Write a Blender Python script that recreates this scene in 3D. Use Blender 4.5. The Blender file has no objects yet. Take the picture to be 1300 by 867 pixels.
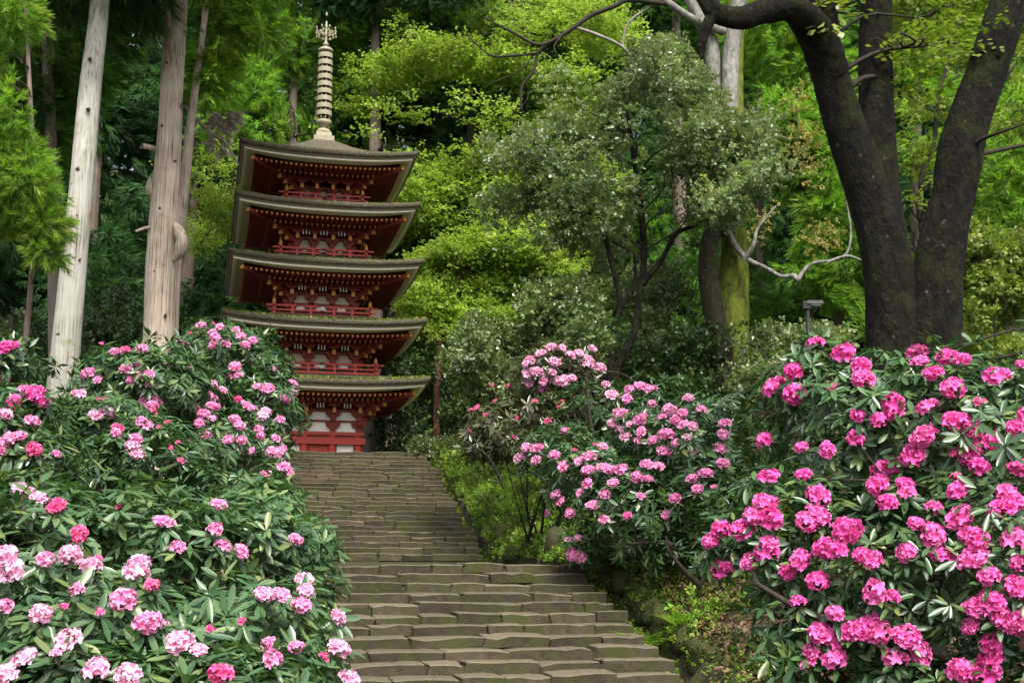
import bpy, bmesh, math, random
import numpy as np
from mathutils import Vector, Matrix

rng = np.random.default_rng(7)
random.seed(7)
R = math.radians
scene = bpy.context.scene
COL = scene.collection

# ------------------------------------------------------------------ camera
F, HOR = 1625.0, 730.0                 # focal length and horizon row in photo pixels (1300 x 867)
PITCH = math.atan((HOR - 433.5) / F)
cam_d = bpy.data.cameras.new('camera'); cam = bpy.data.objects.new('camera', cam_d); COL.objects.link(cam)
cam_d.sensor_width = 36.0; cam_d.lens = 36.0 * F / 1300.0
cam_d.clip_start = 0.1; cam_d.clip_end = 2000
cam.location = (0, 0, 0); cam.rotation_euler = (R(90) + PITCH, 0, 0)
scene.camera = cam

# ------------------------------------------------------------------ light
SUN_EL, SUN_AZ = R(52), R(165)         # azimuth clockwise from +Y
w = bpy.data.worlds.new('World'); scene.world = w; w.use_nodes = True
nt = w.node_tree; bg = nt.nodes['Background']
sky = nt.nodes.new('ShaderNodeTexSky'); sky.sky_type = 'NISHITA'; sky.sun_disc = False
sky.sun_elevation = SUN_EL; sky.sun_rotation = SUN_AZ; sky.air_density = 1.0; sky.dust_density = 4.0; sky.ozone_density = 1.0
hs = nt.nodes.new('ShaderNodeHueSaturation'); hs.inputs['Saturation'].default_value = 0.35
nt.links.new(sky.outputs[0], hs.inputs['Color']); nt.links.new(hs.outputs[0], bg.inputs['Color'])
bg.inputs['Strength'].default_value = 0.15
sl = bpy.data.lights.new('sun', 'SUN'); sun = bpy.data.objects.new('sun', sl); COL.objects.link(sun)
sl.energy = 2.2; sl.angle = R(11); sl.color = (1.0, 0.95, 0.87)
sd = Vector((math.sin(SUN_AZ) * math.cos(SUN_EL), math.cos(SUN_AZ) * math.cos(SUN_EL), math.sin(SUN_EL)))
sun.rotation_euler = sd.to_track_quat('Z', 'Y').to_euler()
scene.view_settings.view_transform = 'Standard'; scene.view_settings.look = 'None'
scene.view_settings.exposure = 1.3; scene.view_settings.gamma = 1.0
scene.view_settings.use_curve_mapping = False
scene.cycles.max_bounces = 7; scene.cycles.diffuse_bounces = 4; scene.cycles.glossy_bounces = 2; scene.cycles.transmission_bounces = 4

# ------------------------------------------------------------------ helpers: space
CP, SP = math.cos(PITCH), math.sin(PITCH)
def P(px, py, y):
    """world point seen at photo pixel (px,py) at the forward distance y"""
    cx, cy = (px - 650) / F, (433.5 - py) / F
    d = np.array([cx, CP - cy * SP, SP + cy * CP])
    return d * (y / d[1])
def ray(px, py):
    cx, cy = (px - 650) / F, (433.5 - py) / F
    d = np.array([cx, CP - cy * SP, SP + cy * CP]); return d / np.linalg.norm(d)
YAW = 0.235
U = np.array([-math.sin(YAW), math.cos(YAW)]); V = np.array([math.cos(YAW), math.sin(YAW)])
def ST(s, t, z=0.0):
    q = U * s + V * t; return np.array([q[0], q[1], z])
def unit(a):
    return a / np.maximum(np.linalg.norm(a, axis=-1, keepdims=True), 1e-9)

# ------------------------------------------------------------------ helpers: objects
def props(o, label=None, cat=None, group=None, kind=None):
    for k, v in (('label', label), ('category', cat), ('group', group), ('kind', kind)):
        if v: o[k] = v
    return o
def thing(name, label, cat, loc=(0, 0, 0), rz=0.0, group=None, kind=None):
    o = bpy.data.objects.new(name, None); COL.objects.link(o); o.empty_display_size = 0.1
    o.location = tuple(float(c) for c in loc); o.rotation_euler = (0, 0, rz)
    return props(o, label, cat, group, kind)
def link(name, me, parent=None, **kw):
    o = bpy.data.objects.new(name, me); COL.objects.link(o)
    if parent is not None: o.parent = parent
    return props(o, **kw)
def np_mesh(name, verts, faces, mat, attrs=None, smooth=False, org=None):
    """verts (N,3), faces (M,k) with k equal for all"""
    verts = np.asarray(verts, dtype=np.float32)
    if org is not None: verts = verts - np.asarray(org, dtype=np.float32)
    faces = np.asarray(faces, dtype=np.int32); m, k = faces.shape
    me = bpy.data.meshes.new(name)
    me.vertices.add(len(verts)); me.vertices.foreach_set('co', verts.ravel())
    me.loops.add(m * k); me.loops.foreach_set('vertex_index', faces.ravel())
    me.polygons.add(m); me.polygons.foreach_set('loop_start', np.arange(m, dtype=np.int32) * k)
    if smooth: me.polygons.foreach_set('use_smooth', np.ones(m, dtype=bool))
    for nm, a in (attrs or {}).items():
        at = me.attributes.new(nm, 'FLOAT', 'POINT'); at.data.foreach_set('value', np.asarray(a, dtype=np.float32))
    me.update(calc_edges=True); me.validate()
    if mat: me.materials.append(mat)
    return me
def py_mesh(name, verts, faces, mat, smooth=False, org=None):
    o = np.zeros(3) if org is None else np.asarray(org)
    me = bpy.data.meshes.new(name)
    me.from_pydata([tuple(float(c) for c in np.asarray(v) - o) for v in verts], [], faces)
    if smooth:
        for p in me.polygons: p.use_smooth = True
    me.update()
    if mat: me.materials.append(mat)
    return me
class MB:
    def __init__(s): s.v = []; s.f = []
    def add(s, vs, fs):
        b = len(s.v); s.v += [tuple(float(c) for c in v) for v in vs]; s.f += [tuple(b + i for i in f) for f in fs]; return s
    def box(s, c, d, rz=0.0, taper=1.0):
        cx, cy, cz = c; dx, dy, dz = d[0] / 2, d[1] / 2, d[2] / 2; ca, sa = math.cos(rz), math.sin(rz); vs = []
        for z, k in ((-dz, 1.0), (dz, taper)):
            for x, y in ((-dx, -dy), (dx, -dy), (dx, dy), (-dx, dy)):
                x *= k; y *= k; vs.append((cx + x * ca - y * sa, cy + x * sa + y * ca, cz + z))
        return s.add(vs, [(0, 3, 2, 1), (4, 5, 6, 7), (0, 1, 5, 4), (1, 2, 6, 5), (2, 3, 7, 6), (3, 0, 4, 7)])
    def lathe(s, prof, n=16, c=(0, 0, 0)):
        vs = []; fs = []
        for r, z in prof:
            for k in range(n):
                a = 2 * math.pi * k / n; vs.append((c[0] + r * math.cos(a), c[1] + r * math.sin(a), c[2] + z))
        for i in range(len(prof) - 1):
            for k in range(n):
                fs.append((i * n + k, i * n + (k + 1) % n, (i + 1) * n + (k + 1) % n, (i + 1) * n + k))
        fs.append(tuple(range(n))[::-1]); fs.append(tuple((len(prof) - 1) * n + k for k in range(n)))
        return s.add(vs, fs)
    def mesh(s, name, mat, smooth=False, org=None): return py_mesh(name, s.v, s.f, mat, smooth, org)

def catmull(pts, n):
    pts = np.asarray(pts, float); k = len(pts)
    if k == 2:
        tt = np.linspace(0, 1, n)[:, None]; return pts[0] * (1 - tt) + pts[1] * tt
    ext = np.vstack([2 * pts[0] - pts[1], pts, 2 * pts[-1] - pts[-2]]); out = []
    for q in np.linspace(0, k - 1 - 1e-6, n):
        i = int(q); t = q - i; p0, p1, p2, p3 = ext[i:i + 4]
        out.append(.5 * (2 * p1 + (p2 - p0) * t + (2 * p0 - 5 * p1 + 4 * p2 - p3) * t * t + (3 * p1 - p0 - 3 * p2 + p3) * t ** 3))
    return np.array(out)
def tube(path, rad, sides=8, amp=0.0, flutes=0, seed=0):
    """one tube: verts, quad faces"""
    path = np.asarray(path, float); n = len(path); rad = np.broadcast_to(np.asarray(rad, float), (n,))
    tan = unit(np.gradient(path, axis=0)); ref = np.array([0.31, 0.95, 0.05]) if abs(tan[0][2]) > .7 else np.array([0., 0., 1.])
    a = np.zeros((n, 3)); a[0] = unit(np.cross(tan[0], ref))
    for i in range(1, n):
        q = a[i - 1] - tan[i] * np.dot(a[i - 1], tan[i]); a[i] = unit(q)
    b = np.cross(tan, a)
    th = np.arange(sides) * 2 * np.pi / sides; r2 = np.random.default_rng(seed + 11)
    rr = rad[:, None] * np.ones((1, sides))
    if amp > 0:
        ph = r2.uniform(0, 6.28, 8)
        L = np.concatenate([[0], np.cumsum(np.linalg.norm(np.diff(path, axis=0), axis=1))])[:, None] / max(rad.mean(), 1e-3)
        wv = (np.sin(2 * th + ph[0] + .35 * L) * .5 + np.sin(3 * th + ph[1] - .22 * L) * .45 + np.sin(5 * th + ph[2] + .5 * L) * .3)
        if flutes: wv = wv + .5 * np.sin(flutes * th + ph[3] + .08 * L)
        rr = rr * (1 + amp * wv + amp * .5 * r2.normal(0, .5, (n, sides)))
    vs = path[:, None, :] + rr[..., None] * (np.cos(th)[None, :, None] * a[:, None, :] + np.sin(th)[None, :, None] * b[:, None, :])
    i = np.arange(n - 1)[:, None] * sides; k = np.arange(sides)[None, :]; k2 = (k + 1) % sides
    fs = np.stack([i + k, i + k2, i + sides + k2, i + sides + k], -1).reshape(-1, 4)
    return vs.reshape(-1, 3), fs
def tubes(name, items, mat, org=None, smooth=True):
    vs = []; fs = []; b = 0
    for it in items:
        v, f = tube(*it[0], **it[1]) if isinstance(it[1], dict) else tube(*it)
        vs.append(v); fs.append(f + b); b += len(v)
    return np_mesh(name, np.vstack(vs), np.vstack(fs), mat, smooth=smooth, org=org)

# ------------------------------------------------------------------ materials
MATS = {}
def nodes(name):
    m = bpy.data.materials.new(name); m.use_nodes = True; t = m.node_tree; t.nodes.clear()
    o = t.nodes.new('ShaderNodeOutputMaterial'); MATS[name] = m
    def N(ty, **kw):
        n = t.nodes.new(ty)
        for k, v in kw.items():
            if k.startswith('i_'):
                key = k[2:].replace('_', ' '); n.inputs[int(key) if key.isdigit() else key].default_value = v
            else: setattr(n, k, v)
        return n
    return m, t, o, N, t.links.new
def c4(c): return (c[0], c[1], c[2], 1.0)
def ramp(N, stops):
    r = N('ShaderNodeValToRGB'); e = r.color_ramp.elements
    while len(e) < len(stops): e.new(0.5)
    for k, (p, c) in zip(e, stops): k.position = p; k.color = c4(c)
    return r
def leaf_mat(name, stops, rough=.5, trans=.3, spec=.4, clump=.6, cscale=.8, tcol=None, obj_random=False):
    m, t, o, N, L = nodes(name)
    if obj_random:
        oi = N('ShaderNodeObjectInfo'); src = oi.outputs['Random']
    else:
        at = N('ShaderNodeAttribute', attribute_name='rnd'); src = at.outputs['Fac']
    rp = ramp(N, stops); L(src, rp.inputs[0])
    geo = N('ShaderNodeNewGeometry'); nz = N('ShaderNodeTexNoise', i_Scale=cscale, i_Detail=3.0); L(geo.outputs['Position'], nz.inputs['Vector'])
    mr = N('ShaderNodeMapRange'); mr.inputs[1].default_value = .3; mr.inputs[2].default_value = .7; mr.inputs[3].default_value = 1 - clump * .5; mr.inputs[4].default_value = 1 + clump * .5
    L(nz.outputs['Fac'], mr.inputs[0])
    hv = N('ShaderNodeHueSaturation'); L(rp.outputs[0], hv.inputs['Color']); L(mr.outputs[0], hv.inputs['Value'])
    bs = N('ShaderNodeBsdfPrincipled'); bs.inputs['Roughness'].default_value = rough; bs.inputs['Specular IOR Level'].default_value = spec
    L(hv.outputs[0], bs.inputs['Base Color'])
    tr = N('ShaderNodeBsdfTranslucent'); mx = N('ShaderNodeMixRGB', blend_type='MULTIPLY', i_0=1.0); L(hv.outputs[0], mx.inputs[1]); mx.inputs[2].default_value = c4(tcol or (1.25, 1.5, .55)); L(mx.outputs[0], tr.inputs[0])
    ms = N('ShaderNodeMixShader', i_0=trans); L(bs.outputs[0], ms.inputs[1]); L(tr.outputs[0], ms.inputs[2]); L(ms.outputs[0], o.inputs[0])
    return m
def flower_mat(name, deep, mid, pale):
    m, t, o, N, L = nodes(name)
    at = N('ShaderNodeAttribute', attribute_name='tv'); rd = N('ShaderNodeAttribute', attribute_name='rnd'); oi = N('ShaderNodeObjectInfo')
    rp = ramp(N, [(0, deep), (.35, mid), (.75, mid), (1, pale)]); L(at.outputs['Fac'], rp.inputs[0])
    ad = N('ShaderNodeMath', operation='MULTIPLY_ADD'); L(oi.outputs['Random'], ad.inputs[0]); ad.inputs[1].default_value = .7; ml = N('ShaderNodeMath', operation='MULTIPLY'); L(rd.outputs['Fac'], ml.inputs[0]); ml.inputs[1].default_value = .3; L(ml.outputs[0], ad.inputs[2])
    mx = N('ShaderNodeMixRGB'); r2 = ramp(N, [(0, (0, 0, 0)), (.45, (.12, .12, .12)), (1, (.42, .42, .42))]); L(ad.outputs[0], r2.inputs[0]); L(r2.outputs[0], mx.inputs[0]); L(rp.outputs[0], mx.inputs[1]); mx.inputs[2].default_value = c4(pale)
    bs = N('ShaderNodeBsdfPrincipled'); bs.inputs['Roughness'].default_value = .6; bs.inputs['Specular IOR Level'].default_value = .25; L(mx.outputs[0], bs.inputs['Base Color'])
    tr = N('ShaderNodeBsdfTranslucent'); L(mx.outputs[0], tr.inputs[0])
    ms = N('ShaderNodeMixShader', i_0=.3); L(bs.outputs[0], ms.inputs[1]); L(tr.outputs[0], ms.inputs[2]); L(ms.outputs[0], o.inputs[0])
    return m
def bark_mat(name, stops, zs=.12, scale=14.0, moss=None, moss_amt=.45, lichen=None, lichen_amt=.6, bump=.6, rough=.9, dist=.03):
    m, t, o, N, L = nodes(name)
    tc = N('ShaderNodeTexCoord'); mp = N('ShaderNodeMapping'); mp.inputs['Scale'].default_value = (1, 1, zs); L(tc.outputs['Object'], mp.inputs[0])
    nz = N('ShaderNodeTexNoise', i_Scale=scale, i_Detail=6.0, i_Roughness=.65); L(mp.outputs[0], nz.inputs['Vector'])
    n3 = N('ShaderNodeTexNoise', i_Scale=1.7, i_Detail=4.0); L(tc.outputs['Object'], n3.inputs['Vector'])
    ad = N('ShaderNodeMixRGB', i_0=.3); L(nz.outputs['Fac'], ad.inputs[1]); L(n3.outputs['Fac'], ad.inputs[2])
    rp = ramp(N, stops); L(ad.outputs[0], rp.inputs[0]); col = rp.outputs[0]
    def layer(col, c, amt, sc):
        q = N('ShaderNodeTexNoise', i_Scale=sc, i_Detail=5.0, i_Roughness=.7); L(tc.outputs['Object'], q.inputs['Vector'])
        r_ = ramp(N, [(amt, (0, 0, 0)), (min(amt + .12, 1), (1, 1, 1))]); L(q.outputs['Fac'], r_.inputs[0])
        x = N('ShaderNodeMixRGB'); L(r_.outputs[0], x.inputs[0]); L(col, x.inputs[1]); x.inputs[2].default_value = c4(c); return x.outputs[0]
    if moss: col = layer(col, moss, moss_amt, 2.6)
    if lichen: col = layer(col, lichen, lichen_amt, 9.0)
    bs = N('ShaderNodeBsdfPrincipled'); bs.inputs['Roughness'].default_value = rough; bs.inputs['Specular IOR Level'].default_value = .2; L(col, bs.inputs['Base Color'])
    bp = N('ShaderNodeBump', i_Strength=bump, i_Distance=dist); L(nz.outputs['Fac'], bp.inputs['Height']); L(bp.outputs[0], bs.inputs['Normal']); L(bs.outputs[0], o.inputs[0])
    return m
def plain_mat(name, col, rough=.7, var=.15, scale=6.0, bump=.15, dirt=None, dirt_amt=.55, spec=.3, metal=0.0, dist=.01, objvar=0.0, dscale=2.0):
    m, t, o, N, L = nodes(name)
    tc = N('ShaderNodeTexCoord'); nz = N('ShaderNodeTexNoise', i_Scale=scale, i_Detail=6.0, i_Roughness=.65); L(tc.outputs['Object'], nz.inputs['Vector'])
    mr = N('ShaderNodeMapRange'); mr.inputs[1].default_value = .25; mr.inputs[2].default_value = .75; mr.inputs[3].default_value = 1 - var; mr.inputs[4].default_value = 1 + var; L(nz.outputs['Fac'], mr.inputs[0])
    hv = N('ShaderNodeHueSaturation'); hv.inputs['Color'].default_value = c4(col); val = mr.outputs[0]
    if objvar:
        oi = N('ShaderNodeObjectInfo'); m2 = N('ShaderNodeMapRange'); m2.inputs[3].default_value = 1 - objvar; m2.inputs[4].default_value = 1 + objvar; L(oi.outputs['Random'], m2.inputs[0])
        mm = N('ShaderNodeMath', operation='MULTIPLY'); L(val, mm.inputs[0]); L(m2.outputs[0], mm.inputs[1]); val = mm.outputs[0]
    L(val, hv.inputs['Value']); c = hv.outputs[0]
    for k, (dc, da) in enumerate(dirt if isinstance(dirt, list) else ([(dirt, dirt_amt)] if dirt else [])):
        geo = N('ShaderNodeNewGeometry'); q = N('ShaderNodeTexNoise', i_Scale=dscale * (1 + .9 * k), i_Detail=7.0, i_Roughness=.75); L(geo.outputs['Position'], q.inputs['Vector'])
        r_ = ramp(N, [(da, (0, 0, 0)), (min(da + .15, 1), (1, 1, 1))]); L(q.outputs['Fac'], r_.inputs[0])
        x = N('ShaderNodeMixRGB'); L(r_.outputs[0], x.inputs[0]); L(c, x.inputs[1]); x.inputs[2].default_value = c4(dc); c = x.outputs[0]
    bs = N('ShaderNodeBsdfPrincipled'); bs.inputs['Roughness'].default_value = rough; bs.inputs['Specular IOR Level'].default_value = spec; bs.inputs['Metallic'].default_value = metal; L(c, bs.inputs['Base Color'])
    if bump:
        bp = N('ShaderNodeBump', i_Strength=bump, i_Distance=dist); L(nz.outputs['Fac'], bp.inputs['Height']); L(bp.outputs[0], bs.inputs['Normal'])
    L(bs.outputs[0], o.inputs[0]); return m

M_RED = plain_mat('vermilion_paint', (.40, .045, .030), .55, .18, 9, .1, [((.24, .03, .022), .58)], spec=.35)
M_DRED = plain_mat('aged_red_paint', (.20, .028, .018), .6, .2, 8, .1, [((.12, .02, .014), .58)])  # same vermilion, its colour darkened for the shade under the eaves
M_WHITE = plain_mat('plaster', (.88, .87, .83), .85, .04, 5, .05, [((.62, .59, .52), .66)])
M_TAN = plain_mat('weathered_tan_board', (.26, .215, .15), .8, .15, 7, .2)
M_CREAM = plain_mat('pale_board', (.58, .50, .37), .75, .12, 7, .15, [((.34, .28, .20), .60)])
M_WBOARD = plain_mat('whitened_edge_board', (.88, .84, .74), .7, .08, 7, .1, [((.5, .44, .34), .64)])
M_OCHRE = plain_mat('ochre_paint', (.50, .25, .05), .55, .15, 12, .05)
M_BARKROOF = plain_mat('cypress_bark_thatch', (.085, .070, .048), .95, .4, 16, .9, [((.055, .072, .018), .51), ((.24, .235, .175), .57)], dist=.05, dscale=5.0)
M_MOSS = leaf_mat('roof_moss', [(0, (.05, .085, .012)), (.5, (.11, .15, .025)), (1, (.22, .22, .06))], .9, .2, .1)
M_SPIRE = plain_mat('weathered_bronze', (.27, .245, .165), .6, .25, 10, .2, [((.42, .24, .12), .66), ((.22, .24, .19), .62)])
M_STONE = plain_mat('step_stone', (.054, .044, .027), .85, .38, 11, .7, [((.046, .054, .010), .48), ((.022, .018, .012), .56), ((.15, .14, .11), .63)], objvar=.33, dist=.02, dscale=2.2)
M_TREAD = plain_mat('worn_tread', (.105, .088, .057), .8, .3, 9, .5, [((.09, .09, .03), .60), ((.10, .085, .055), .55)], objvar=.2, dist=.015, dscale=2.5)  # paler stone tone for the upward-facing faces of each step
M_STONE2 = plain_mat('step_stone_rusty', (.088, .058, .038), .85, .32, 11, .55, [((.06, .06, .016), .56), ((.09, .075, .05), .50)], objvar=.2, dist=.02, dscale=3)
M_MOSSTONE = plain_mat('mossy_rock', (.034, .042, .008), .95, .4, 9, .9, [((.055, .045, .03), .57), ((.085, .095, .013), .57)], dist=.05, objvar=.2, dscale=3.5)
M_JOINT = plain_mat('mossy_earth_joint', (.035, .032, .014), .95, .4, 14, .5)
M_SOIL = plain_mat('forest_soil', (.040, .029, .017), .95, .4, 5, .9, [((.038, .056, .010), .46), ((.085, .05, .028), .6)], dist=.06, dscale=1.1)
M_TRUNK_PALE = bark_mat('pale_cedar_bark', [(.34, (.07, .062, .05)), (.45, (.28, .265, .225)), (.62, (.42, .405, .36))], .035, 26, (.16, .17, .08), .60, (.13, .115, .09), .66, bump=1.0)
M_TRUNK_LILAC = bark_mat('reddish_cedar_bark', [(.36, (.075, .050, .036)), (.45, (.33, .26, .20)), (.60, (.53, .45, .37))], .022, 30, (.13, .14, .06), .62, (.42, .38, .36), .64, bump=1.0)
M_TRUNK_DARK = bark_mat('shaded_cedar_bark', [(.3, (.05, .038, .03)), (.5, (.13, .10, .08)), (.75, (.22, .18, .155))], .06, 14, bump=.7)
M_TRUNK_RED = bark_mat('reddish_thin_bark', [(.3, (.05, .022, .014)), (.5, (.12, .055, .035)), (.75, (.20, .11, .08))], .08, 16, bump=.6)
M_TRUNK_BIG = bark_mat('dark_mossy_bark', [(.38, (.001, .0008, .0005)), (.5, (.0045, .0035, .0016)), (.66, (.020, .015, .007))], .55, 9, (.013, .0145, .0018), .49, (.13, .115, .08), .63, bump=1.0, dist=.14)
M_TRUNK_MOSS = bark_mat('moss_coated_bark', [(.34, (.026, .034, .006)), (.5, (.085, .108, .011)), (.72, (.15, .165, .028))], .4, 12, (.020, .019, .009), .54, (.20, .20, .16), .66, bump=.8)
M_TRUNK_LICHEN = bark_mat('lichen_bark', [(.34, (.06, .055, .045)), (.5, (.17, .165, .145)), (.72, (.34, .33, .30))], .4, 11, (.045, .05, .02), .54, (.10, .09, .07), .60, bump=.7)
M_STUMP = bark_mat('dark_stump_bark', [(.34, (.012, .010, .007)), (.5, (.035, .032, .018)), (.7, (.07, .066, .035))], .4, 12, (.03, .034, .008), .52, (.26, .25, .22), .60, bump=.8)
M_TWIG = bark_mat('twig_bark', [(.35, (.012, .010, .007)), (.65, (.045, .037, .028))], .3, 20, bump=.3)
M_TWIG_PALE = bark_mat('pale_twig_bark', [(.3, (.10, .085, .07)), (.6, (.28, .25, .21))], .3, 20, bump=.3)
M_DEAD = leaf_mat('dead_twigs', [(0, (.28, .22, .17)), (1, (.55, .47, .40))], .9, .1, .1, tcol=(1, 1, 1))
M_METAL = plain_mat('dark_painted_metal', (.010, .010, .011), .45, .1, 20, .05, spec=.5)
M_GLASS = plain_mat('lamp_lens', (.10, .10, .10), .2, .05, 20, 0, spec=.6)
M_CEDAR = leaf_mat('cedar_needles', [(0, (.040, .105, .024)), (.5, (.075, .175, .034)), (.85, (.14, .24, .042)), (1, (.22, .20, .06))], .6, .42, .25, 1.0, .45)
M_CEDAR_BR = leaf_mat('bright_cedar_needles', [(0, (.085, .18, .024)), (.5, (.16, .30, .038)), (.85, (.26, .37, .055)), (1, (.30, .24, .07))], .6, .44, .25, .8, .6)
M_CEDAR_DK = leaf_mat('dark_cedar_needles', [(0, (.022, .064, .024)), (.6, (.042, .108, .034)), (1, (.08, .145, .036))], .6, .36, .25, 1.0, .4)
M_MAPLE = leaf_mat('maple_leaves', [(0, (.16, .245, .034)), (.5, (.27, .375, .062)), (.9, (.38, .46, .11)), (1, (.44, .44, .16))], .55, .46, .3, .8, .5, tcol=(1.15, 1.28, .7))
M_HOLLY = leaf_mat('glossy_evergreen_leaves', [(0, (.075, .120, .050)), (.5, (.150, .198, .085)), (.85, (.25, .28, .13)), (1, (.40, .27, .11))], .40, .36, .7, .8, .5)
M_HOLLY_LT = leaf_mat('grey_green_leaves', [(0, (.060, .10, .035)), (.55, (.11, .155, .05)), (.9, (.19, .21, .08)), (1, (.24, .20, .07))], .34, .22, .6, .8, .6)
M_OLIVE = leaf_mat('yellow_green_leaves', [(0, (.09, .14, .025)), (.5, (.16, .21, .035)), (1, (.30, .31, .08))], .45, .35, .4, .7, .7)
M_BUFF = leaf_mat('buff_young_leaves', [(0, (.16, .17, .045)), (.5, (.26, .23, .075)), (1, (.38, .28, .10))], .5, .35, .3, .5, .7)
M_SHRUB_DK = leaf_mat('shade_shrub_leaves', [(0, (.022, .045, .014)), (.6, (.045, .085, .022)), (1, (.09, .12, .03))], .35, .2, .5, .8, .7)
M_COVER = leaf_mat('ground_cover_leaves', [(0, (.065, .13, .018)), (.5, (.155, .26, .032)), (.85, (.27, .37, .06)), (1, (.28, .25, .09))], .5, .35, .3, 1.4, 1.4)
M_LITTER = leaf_mat('fallen_leaves', [(0, (.05, .028, .015)), (.5, (.11, .06, .03)), (1, (.20, .13, .07))], .7, .1, .3, .5, 2, tcol=(1, 1, 1))
M_FERN = leaf_mat('fern_fronds', [(0, (.09, .18, .02)), (1, (.19, .31, .04))], .5, .4, .3, .4, 2)
RL = [(0, (.018, .052, .018)), (.45, (.036, .085, .027)), (.85, (.065, .130, .040)), (1, (.13, .16, .045))]
M_RH = leaf_mat('rhododendron_leaves', RL, .33, .15, .6, .5, 1.6)
M_RH_P = leaf_mat('rhododendron_leaf', RL, .33, .15, .6, .5, 1.6, obj_random=True)
RLB = [(0, (.045, .045, .018)), (.5, (.075, .070, .028)), (.8, (.06, .105, .035)), (1, (.14, .10, .04))]
M_RHB = leaf_mat('bronzed_rhododendron_leaves', RLB, .3, .15, .65, .6, 1.2)
M_RHB_P = leaf_mat('bronzed_rhododendron_leaf', RLB, .3, .15, .65, .6, 1.2, obj_random=True)
RLL = [(0, (.030, .075, .030)), (.5, (.056, .115, .044)), (.85, (.090, .155, .058)), (1, (.16, .20, .06))]
M_RHL = leaf_mat('light_rhododendron_leaves', RLL, .36, .22, .5, .5, 1.6)
M_RHL_P = leaf_mat('light_rhododendron_leaf', RLL, .36, .22, .5, .5, 1.6, obj_random=True)
FL_MAG = flower_mat('magenta_petals', (.58, .012, .18), (.78, .065, .37), (.88, .33, .61))
FL_PINK = flower_mat('pink_petals', (.70, .05, .24), (.80, .23, .50), (.88, .55, .72))
FL_PALE = flower_mat('pale_pink_petals', (.74, .15, .36), (.81, .35, .56), (.88, .62, .75))
FL_RED = flower_mat('rose_red_petals', (.60, .010, .12), (.75, .060, .25), (.85, .32, .52))

# ------------------------------------------------------------------ terrain and stairs profile
S_LO0, S_LO1, S_UP0, S_UP1 = 14.55, 20.6, 28.4, 36.45
Z_LO0, Z_LO1, Z_UP0, Z_UP1 = -1.78, 0.16, 0.34, 3.42
def Hs(s): return np.interp(s, [-5, S_LO0, S_LO1, S_UP0, S_UP1, 60, 200], [-1.8, Z_LO0, Z_LO1, Z_UP0, Z_UP1, 3.40, 3.40])
def tR(s): return np.interp(s, [0, 9, 13.5, 16, 60], [2.3, 3.2, 5.9, 6.4, 6.45])
def tL(s): return np.interp(s, [0, 8, 15, 60], [.75, .8, .95, .9])
def gz(x, y):
    x = np.asarray(x, float); y = np.asarray(y, float)
    s = U[0] * x + U[1] * y; t = V[0] * x + V[1] * y
    dR = np.maximum(0, t - tR(s)); dL = np.maximum(0, tL(s) - t); k = np.interp(s, [-60, 30, 37, 60], [1, 1, .25, .25])
    b = (.32 * np.clip(dR / .35, 0, 1) + .27 * np.minimum(dR, 14) + .38 * np.maximum(dR - 14, 0)) * k
    b += (.30 * np.clip(dL / .35, 0, 1) + .50 * np.minimum(dL, 5) + .2 * np.maximum(dL - 5, 0)) * k
    hill = .42 * np.maximum(0, s - 47) * np.interp(s, [47, 140, 400], [1, 1, .35])
    bump = .10 * np.sin(1.3 * x + .7 * y) * np.sin(.9 * y - .4 * x) + .05 * np.sin(3.1 * x - 1.2) * np.sin(2.7 * y)
    bump = bump * np.clip((dR + dL) * 1.2, 0, 1)
    inside = ((dR <= 0) & (dL <= 0) & (s > S_LO0 - .3) & (s < S_UP1 - .2))
    return Hs(s) + b + hill + bump - .34 * inside
def gpt(px, y, dz=0.0):
    x = (px - 650) / F * y * 1.0
    return np.array([x, y, float(gz(x, y)) + dz])
def terrain():
    ss = np.unique(np.concatenate([np.linspace(-40, 8, 17), np.arange(8, 48, .33), np.linspace(48, 140, 47), np.linspace(150, 600, 16)]))
    tt = np.unique(np.concatenate([np.linspace(-300, -30, 14), np.linspace(-30, -6, 17), np.arange(-6, 16, .28), np.linspace(16, 40, 17), np.linspace(45, 300, 14), [.7, .9, 1.0, 6.2, 6.4, 6.5]]))
    S, T = np.meshgrid(ss, tt, indexing='ij'); X = U[0] * S + V[0] * T; Y = U[1] * S + V[1] * T
    Z = gz(X, Y); n, m = S.shape
    i = np.arange(n - 1)[:, None] * m; k = np.arange(m - 1)[None, :]
    fs = np.stack([i + k, i + m + k, i + m + k + 1, i + k + 1], -1).reshape(-1, 4)[:, ::-1]
    link('ground', np_mesh('ground', np.stack([X, Y, Z], -1).reshape(-1, 3), fs, M_SOIL, smooth=True), kind='structure')
terrain()

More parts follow.
